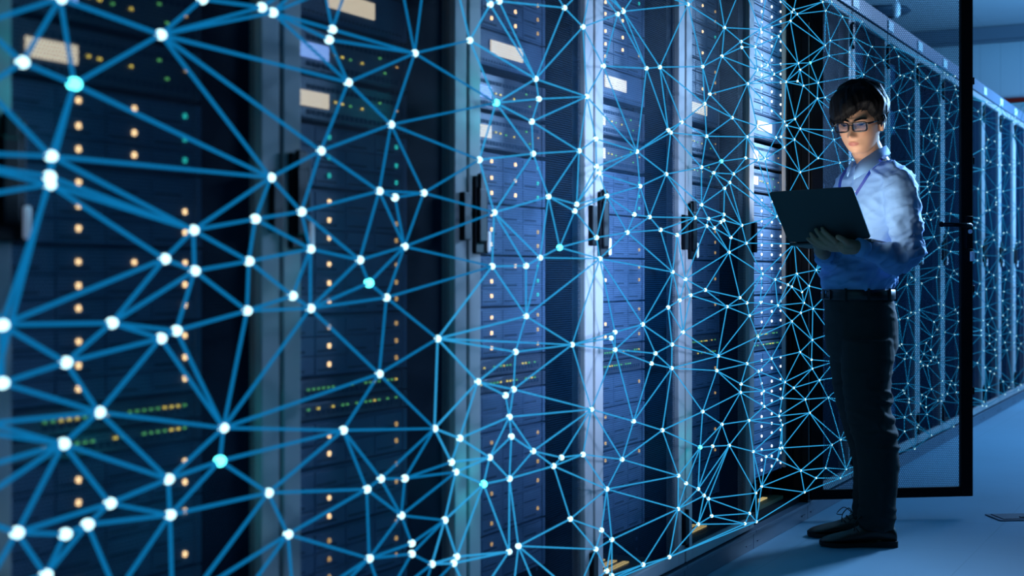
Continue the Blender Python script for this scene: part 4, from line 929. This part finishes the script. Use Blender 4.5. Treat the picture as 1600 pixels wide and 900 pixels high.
# collar
def strip(name, top, bot, m, th, parent, k=5, sub=1):
    bm = bmesh.new(); T = spline([tuple(L(*p)) for p in top], k); B = spline([tuple(L(*p)) for p in bot], k)
    a = [bm.verts.new(p) for p in T]; c = [bm.verts.new((Vector(p) + Vector(q)) / 2 + Vector((0, 0, .002))) for p, q in zip(T, B)]; b = [bm.verts.new(p) for p in B]
    for r1, r2 in ((a, c), (c, b)):
        for i in range(len(r1) - 1): bm.faces.new((r1[i], r1[i + 1], r2[i + 1], r2[i]))
    o = new(name, bm, m, parent, True); s_ = o.modifiers.new('s', 'SOLIDIFY'); s_.thickness = th; s_.offset = 0
    return o
strip('collar', [(1336, 262, .02), (1344, 252, .01), (1357, 243, .03), (1371, 234, .06), (1383, 228, .12), (1382, 229, .19), (1366, 237, .22), (1346, 247, .20), (1333, 252, .14), (1331, 260, .05)],
      [(1334, 280, -.035), (1352, 270, -.035), (1370, 257, -.015), (1384, 246, .03), (1391, 240, .11), (1387, 241, .21), (1366, 248, .26), (1342, 258, .23), (1325, 262, .14), (1324, 276, .02)], collarm, .004, shirt)
bm = bmesh.new()
q = [surf(x, y, .001) for x, y in ((1333, 276), (1331, 300), (1330, 330), (1329, 360))]; tube(bm, q, .0016, 6); new('placket', bm, collarm, shirt)
bm = bmesh.new()
for x, y in ((1335, 274), (1334, 300)): ball(bm, surf(x + 2, y, .002), .0045, 10, 6)
new('buttons', bm, M['plate'], shirt, True)
# lanyard
def band(bm, pts, w_, m=0):
    P_ = [Vector(p) for p in pts]; a = []; b = []
    for i, p in enumerate(P_):
        t = (P_[min(i + 1, len(P_) - 1)] - P_[max(i - 1, 0)]).normalized(); s_ = t.cross(Vector((-.3, -1, .1))).normalized()
        a.append(bm.verts.new(p + s_ * w_)); b.append(bm.verts.new(p - s_ * w_))
    for i in range(len(P_) - 1): bm.faces.new((a[i], a[i + 1], b[i + 1], b[i]))
bm = bmesh.new()
pa = [tuple(L(1386, 238, .20)), tuple(L(1389, 238, .12)), tuple(L(1384, 243, .035)), tuple(L(1376, 250, -.012))] + [tuple(surf(x, y, .005)) for x, y in ((1366, 262), (1357, 275), (1348, 289), (1339, 303), (1332, 318), (1326, 335))]
band(bm, spline(pa, 3), .0052)
pb = [tuple(L(1324, 262, .12)), tuple(L(1319, 270, .09)), tuple(L(1313, 282, .06)), tuple(L(1312, 300, .03)), tuple(L(1318, 322, .0)), tuple(L(1324, 336, -.02))]
band(bm, spline(pb, 3), .0052)
o = new('lanyard', bm, ribbon, man); o['label'] = 'dark blue lanyard'; s_ = o.modifiers.new('s', 'SOLIDIFY'); s_.thickness = .0015
bm = bmesh.new(); c = surf(1325, 345, .008); box(bm, c.x - .027, c.x + .027, c.y - .002, c.y + .002, c.z - .085, c.z, bev=.002); new('badge', bm, M['plate'], o)

# trousers
bm = bmesh.new(); torso(bm, 0, HIP, F2, S2); arm(bm, NLEG, 0, 24); arm(bm, FLEG, 0, 24)
def tfolds(me):
    me.update(); nrm = [v.normal.copy() for v in me.vertices]
    for v, nn in zip(me.vertices, nrm):
        p = v.co; kn = math.exp(-((p.z - .46) / .13) ** 2); hm = ss(.2, .04, p.z); bk = ss(-.02, .10, p.x) 
        b = 1 - abs(noise.noise(Vector((p.x * 10 + p.z * 9, p.y * 8, p.z * 22)))) * 3
        a = 1 - abs(noise.noise(Vector((p.x * 6, p.y * 5, p.z * 6 + 9)))) * 3
        v.co = p + nn * (max(b, 0) * (.0025 + .008 * kn * (.3 + bk) + .006 * hm) + max(a, 0) * .003 - .003)
tr = remesh('trousers', bm, trm, .0062, man, 3, tfolds); tr['label'] = 'dark charcoal trousers'
# belt
bm = bmesh.new(); rs = []
for py, g in ((452, .002), (453, .006), (467, .007), (468, .002)):
    rs.append(ring(bm, L(1340.5, py, .10), S2, F2, .1460 + g, .1220 + g, 48))
bridge(bm, rs, cap=False); bl = new('belt', bm, beltm, man, True)
bm = bmesh.new(); p = L(1340.5, 460, .10) + F2 * .131; rb = Matrix((S2, F2, Vector((0, 0, 1)))).transposed()
for a_, b_ in (((-.024, -.018), (-.019, .018)), ((.019, -.018), (.024, .018)), ((-.024, .014), (.024, .018)), ((-.024, -.018), (.024, -.014))):
    b2 = bmesh.new(); box(b2, a_[0], b_[0], -.002, .003, a_[1], b_[1])
    for f in b2.faces: bm.faces.new([bm.verts.new(p + rb @ v.co) for v in f.verts])
    b2.free()
new('buckle', bm, beltm, bl)
bm = bmesh.new()
for ang in (35, 70, 110, 150):
    c = L(1340.5, 460, .10) + S2 * (.153 * math.sin(R(ang))) + F2 * (.129 * math.cos(R(ang))); box(bm, c.x - .004, c.x + .004, c.y - .004, c.y + .004, c.z - .024, c.z + .024)
new('belt_loops', bm, trm, bl)
# shoes
def shoe(toe, heel, Y, sole_z=0):
    d = 5.216 + Y
    xs = lambda px: (px - 800) * d / 2222 - 1.2676
    x0, x1 = xs(heel), xs(toe); Ls = x0 - x1
    prof = [(0, .026, .060), (.03, .036, .078), (.12, .040, .090), (.24, .041, .094), (.36, .041, .088), (.48, .042, .070), (.60, .046, .056), (.72, .049, .046), (.84, .045, .038), (.93, .034, .031), (.985, .018, .024), (1.0, .008, .018)]
    bm = bmesh.new(); rs = []
    for t, hw, h in [tuple(q) for q in spline(prof, 3)]:
        r_ = []
        for i in range(20):
            a = 2 * math.pi * i / 20; c, s_ = math.cos(a), math.sin(a)
            yy = hw * math.copysign(abs(c) ** .8, c); zz = .014 + max(0, h - .014) * (.5 + .5 * s_) if s_ > 0 else .014 + (h - .014) * .5 * (1 + s_ * 1.0)
            narrow = 1 - .35 * max(0, s_) ** 2 if h > .05 else 1
            r_.append(bm.verts.new(Vector((x0 - Ls * t, Y + yy * narrow + .012 * math.sin(math.pi * t), zz))))
        rs.append(r_)
    bridge(bm, rs); s = new('shoe', bm, leather, man, True)
    bm = bmesh.new(); rs = []
    for t, hw, h in [tuple(q) for q in spline(prof, 3)]:
        lift = .010 * ss(.8, 1, t); hh = .015 if t > .3 else .022
        r_ = [bm.verts.new(Vector((x0 - Ls * t * 1.008 + .002, Y + sy * (hw + .004) + .012 * math.sin(math.pi * t), z))) for sy, z in ((-1, lift * .5), (1, lift * .5), (1, hh + lift * .5), (-1, hh + lift * .5))]
        rs.append(r_)
    bridge(bm, rs); new('sole', bm, solem, s)
    bm = bmesh.new()
    for k in range(4):
        t = .40 + .055 * k; x = x0 - Ls * t; h = .086 - .011 * k
        tube(bm, [(x, Y - .022, h - .006), (x - .004, Y + .008, h + .004), (x, Y + .036, h - .006)], .0020, 6)
    x = x0 - Ls * .40
    tube(bm, spline([(x, Y - .004, .090), (x - .02, Y - .026, .112), (x - .045, Y - .036, .092), (x - .05, Y - .040, .062)], 5), .0019, 6)
    tube(bm, spline([(x, Y + .012, .090), (x - .025, Y + .030, .106), (x - .05, Y + .040, .080), (x - .03, Y + .03, .078)], 5), .0019, 6)
    new('laces', bm, beltm, s, True)
shoe(1281, 1399, 0); shoe(1262, 1378, .19)

# ---------------------------------------------------------------- the laptop
lap = tag(empty('laptop', FOOT, YAW - R(90)), 'dark open laptop held up by the person, its lid toward us', 'laptop')
hl, hr = L(1233, 379, -.094), L(1361, 373, -.240)
e_ = (hr - hl); W = e_.length; e_.normalize()
tl, trr = L(1205, 303, -.205), L(1328, 288, -.350)
u_ = ((tl - hl) + (trr - hr)) / 2; shear = u_.dot(e_); Hh = u_.length; u_ = (u_ - e_ * shear).normalized()
Hh = math.sqrt(Hh ** 2 - shear ** 2)
n_ = e_.cross(u_).normalized()
if n_.y < 0: n_ = -n_
b_ = Vector((.42, .906, -.04)); b_ = (b_ - e_ * b_.dot(e_)).normalized()
up_ = e_.cross(b_).normalized()
if up_.z < 0: up_ = -up_
def obox(bm, O, a, b, c, r, mi=0, bev=0):
    t = bmesh.new(); box(t, *r, mi=mi, bev=bev)
    vm = {}
    for v in t.verts: vm[v] = bm.verts.new(O + a * v.co.x + b * v.co.y + c * v.co.z)
    for f in t.faces:
        g = bm.faces.new([vm[v] for v in f.verts]); g.material_index = f.material_index
    t.free()
lidm = mat('dark_aluminium', (.036, .040, .042), .5, .1); edge = mat('bright_edge', (.6, .65, .72), .25, .8)
O = hl
# lean of the lid: slide along the hinge keeps the corners where the picture shows them
sk = e_ * (shear / Hh)
bm = bmesh.new(); obox(bm, O, e_, n_, (u_ + sk), (0, W, -.004, .0, .004, Hh))
cr = [e for e in bm.edges if abs((e.verts[0].co - e.verts[1].co).dot(n_)) > .003]
bmesh.ops.bevel(bm, geom=cr, offset=.010, segments=5, affect='EDGES', profile=.5)
new('lid', bm, lidm, lap)
bm = bmesh.new(); obox(bm, O, e_, n_, (u_ + sk), (.004, W - .004, .0, .0012, .004, Hh - .008)); obox(bm, O, e_, n_, (u_ + sk), (W, W + .0016, -.003, .001, .010, Hh - .008)); new('bezel', bm, edge, lap)  # second strip is added to draw the lit line down the lid's side
scr = mat('lit_screen', (.02, .02, .02), .3, emit=(1, .93, .84), es=13)
bm = bmesh.new(); obox(bm, O, e_, n_, (u_ + sk), (.008, W - .008, .0013, .0022, .014, Hh - .008)); new('screen', bm, scr, lap)
D_ = .215
bm = bmesh.new(); obox(bm, O, e_, b_, up_, (0, W, .0, D_, -.011, .0), bev=.003); new('base', bm, lidm, lap)
bm = bmesh.new(); obox(bm, O, e_, b_, up_, (.002, W - .002, .004, D_ - .002, .0, .0012)); new('deck', bm, edge, lap)
bm = bmesh.new()
for r_ in range(6):
    for c in range(15):
        x = .02 + c * (W - .04) / 15; obox(bm, O, e_, b_, up_, (x, x + (W - .04) / 15 - .003, .022 + r_ * .018, .037 + r_ * .018, .0012, .0028))
o = new('keyboard', bm, M['black'], lap)
bm = bmesh.new(); tube(bm, [O + e_ * .03, O + e_ * (W - .03)], .0055, 12); new('hinge', bm, M['black'], lap, True)
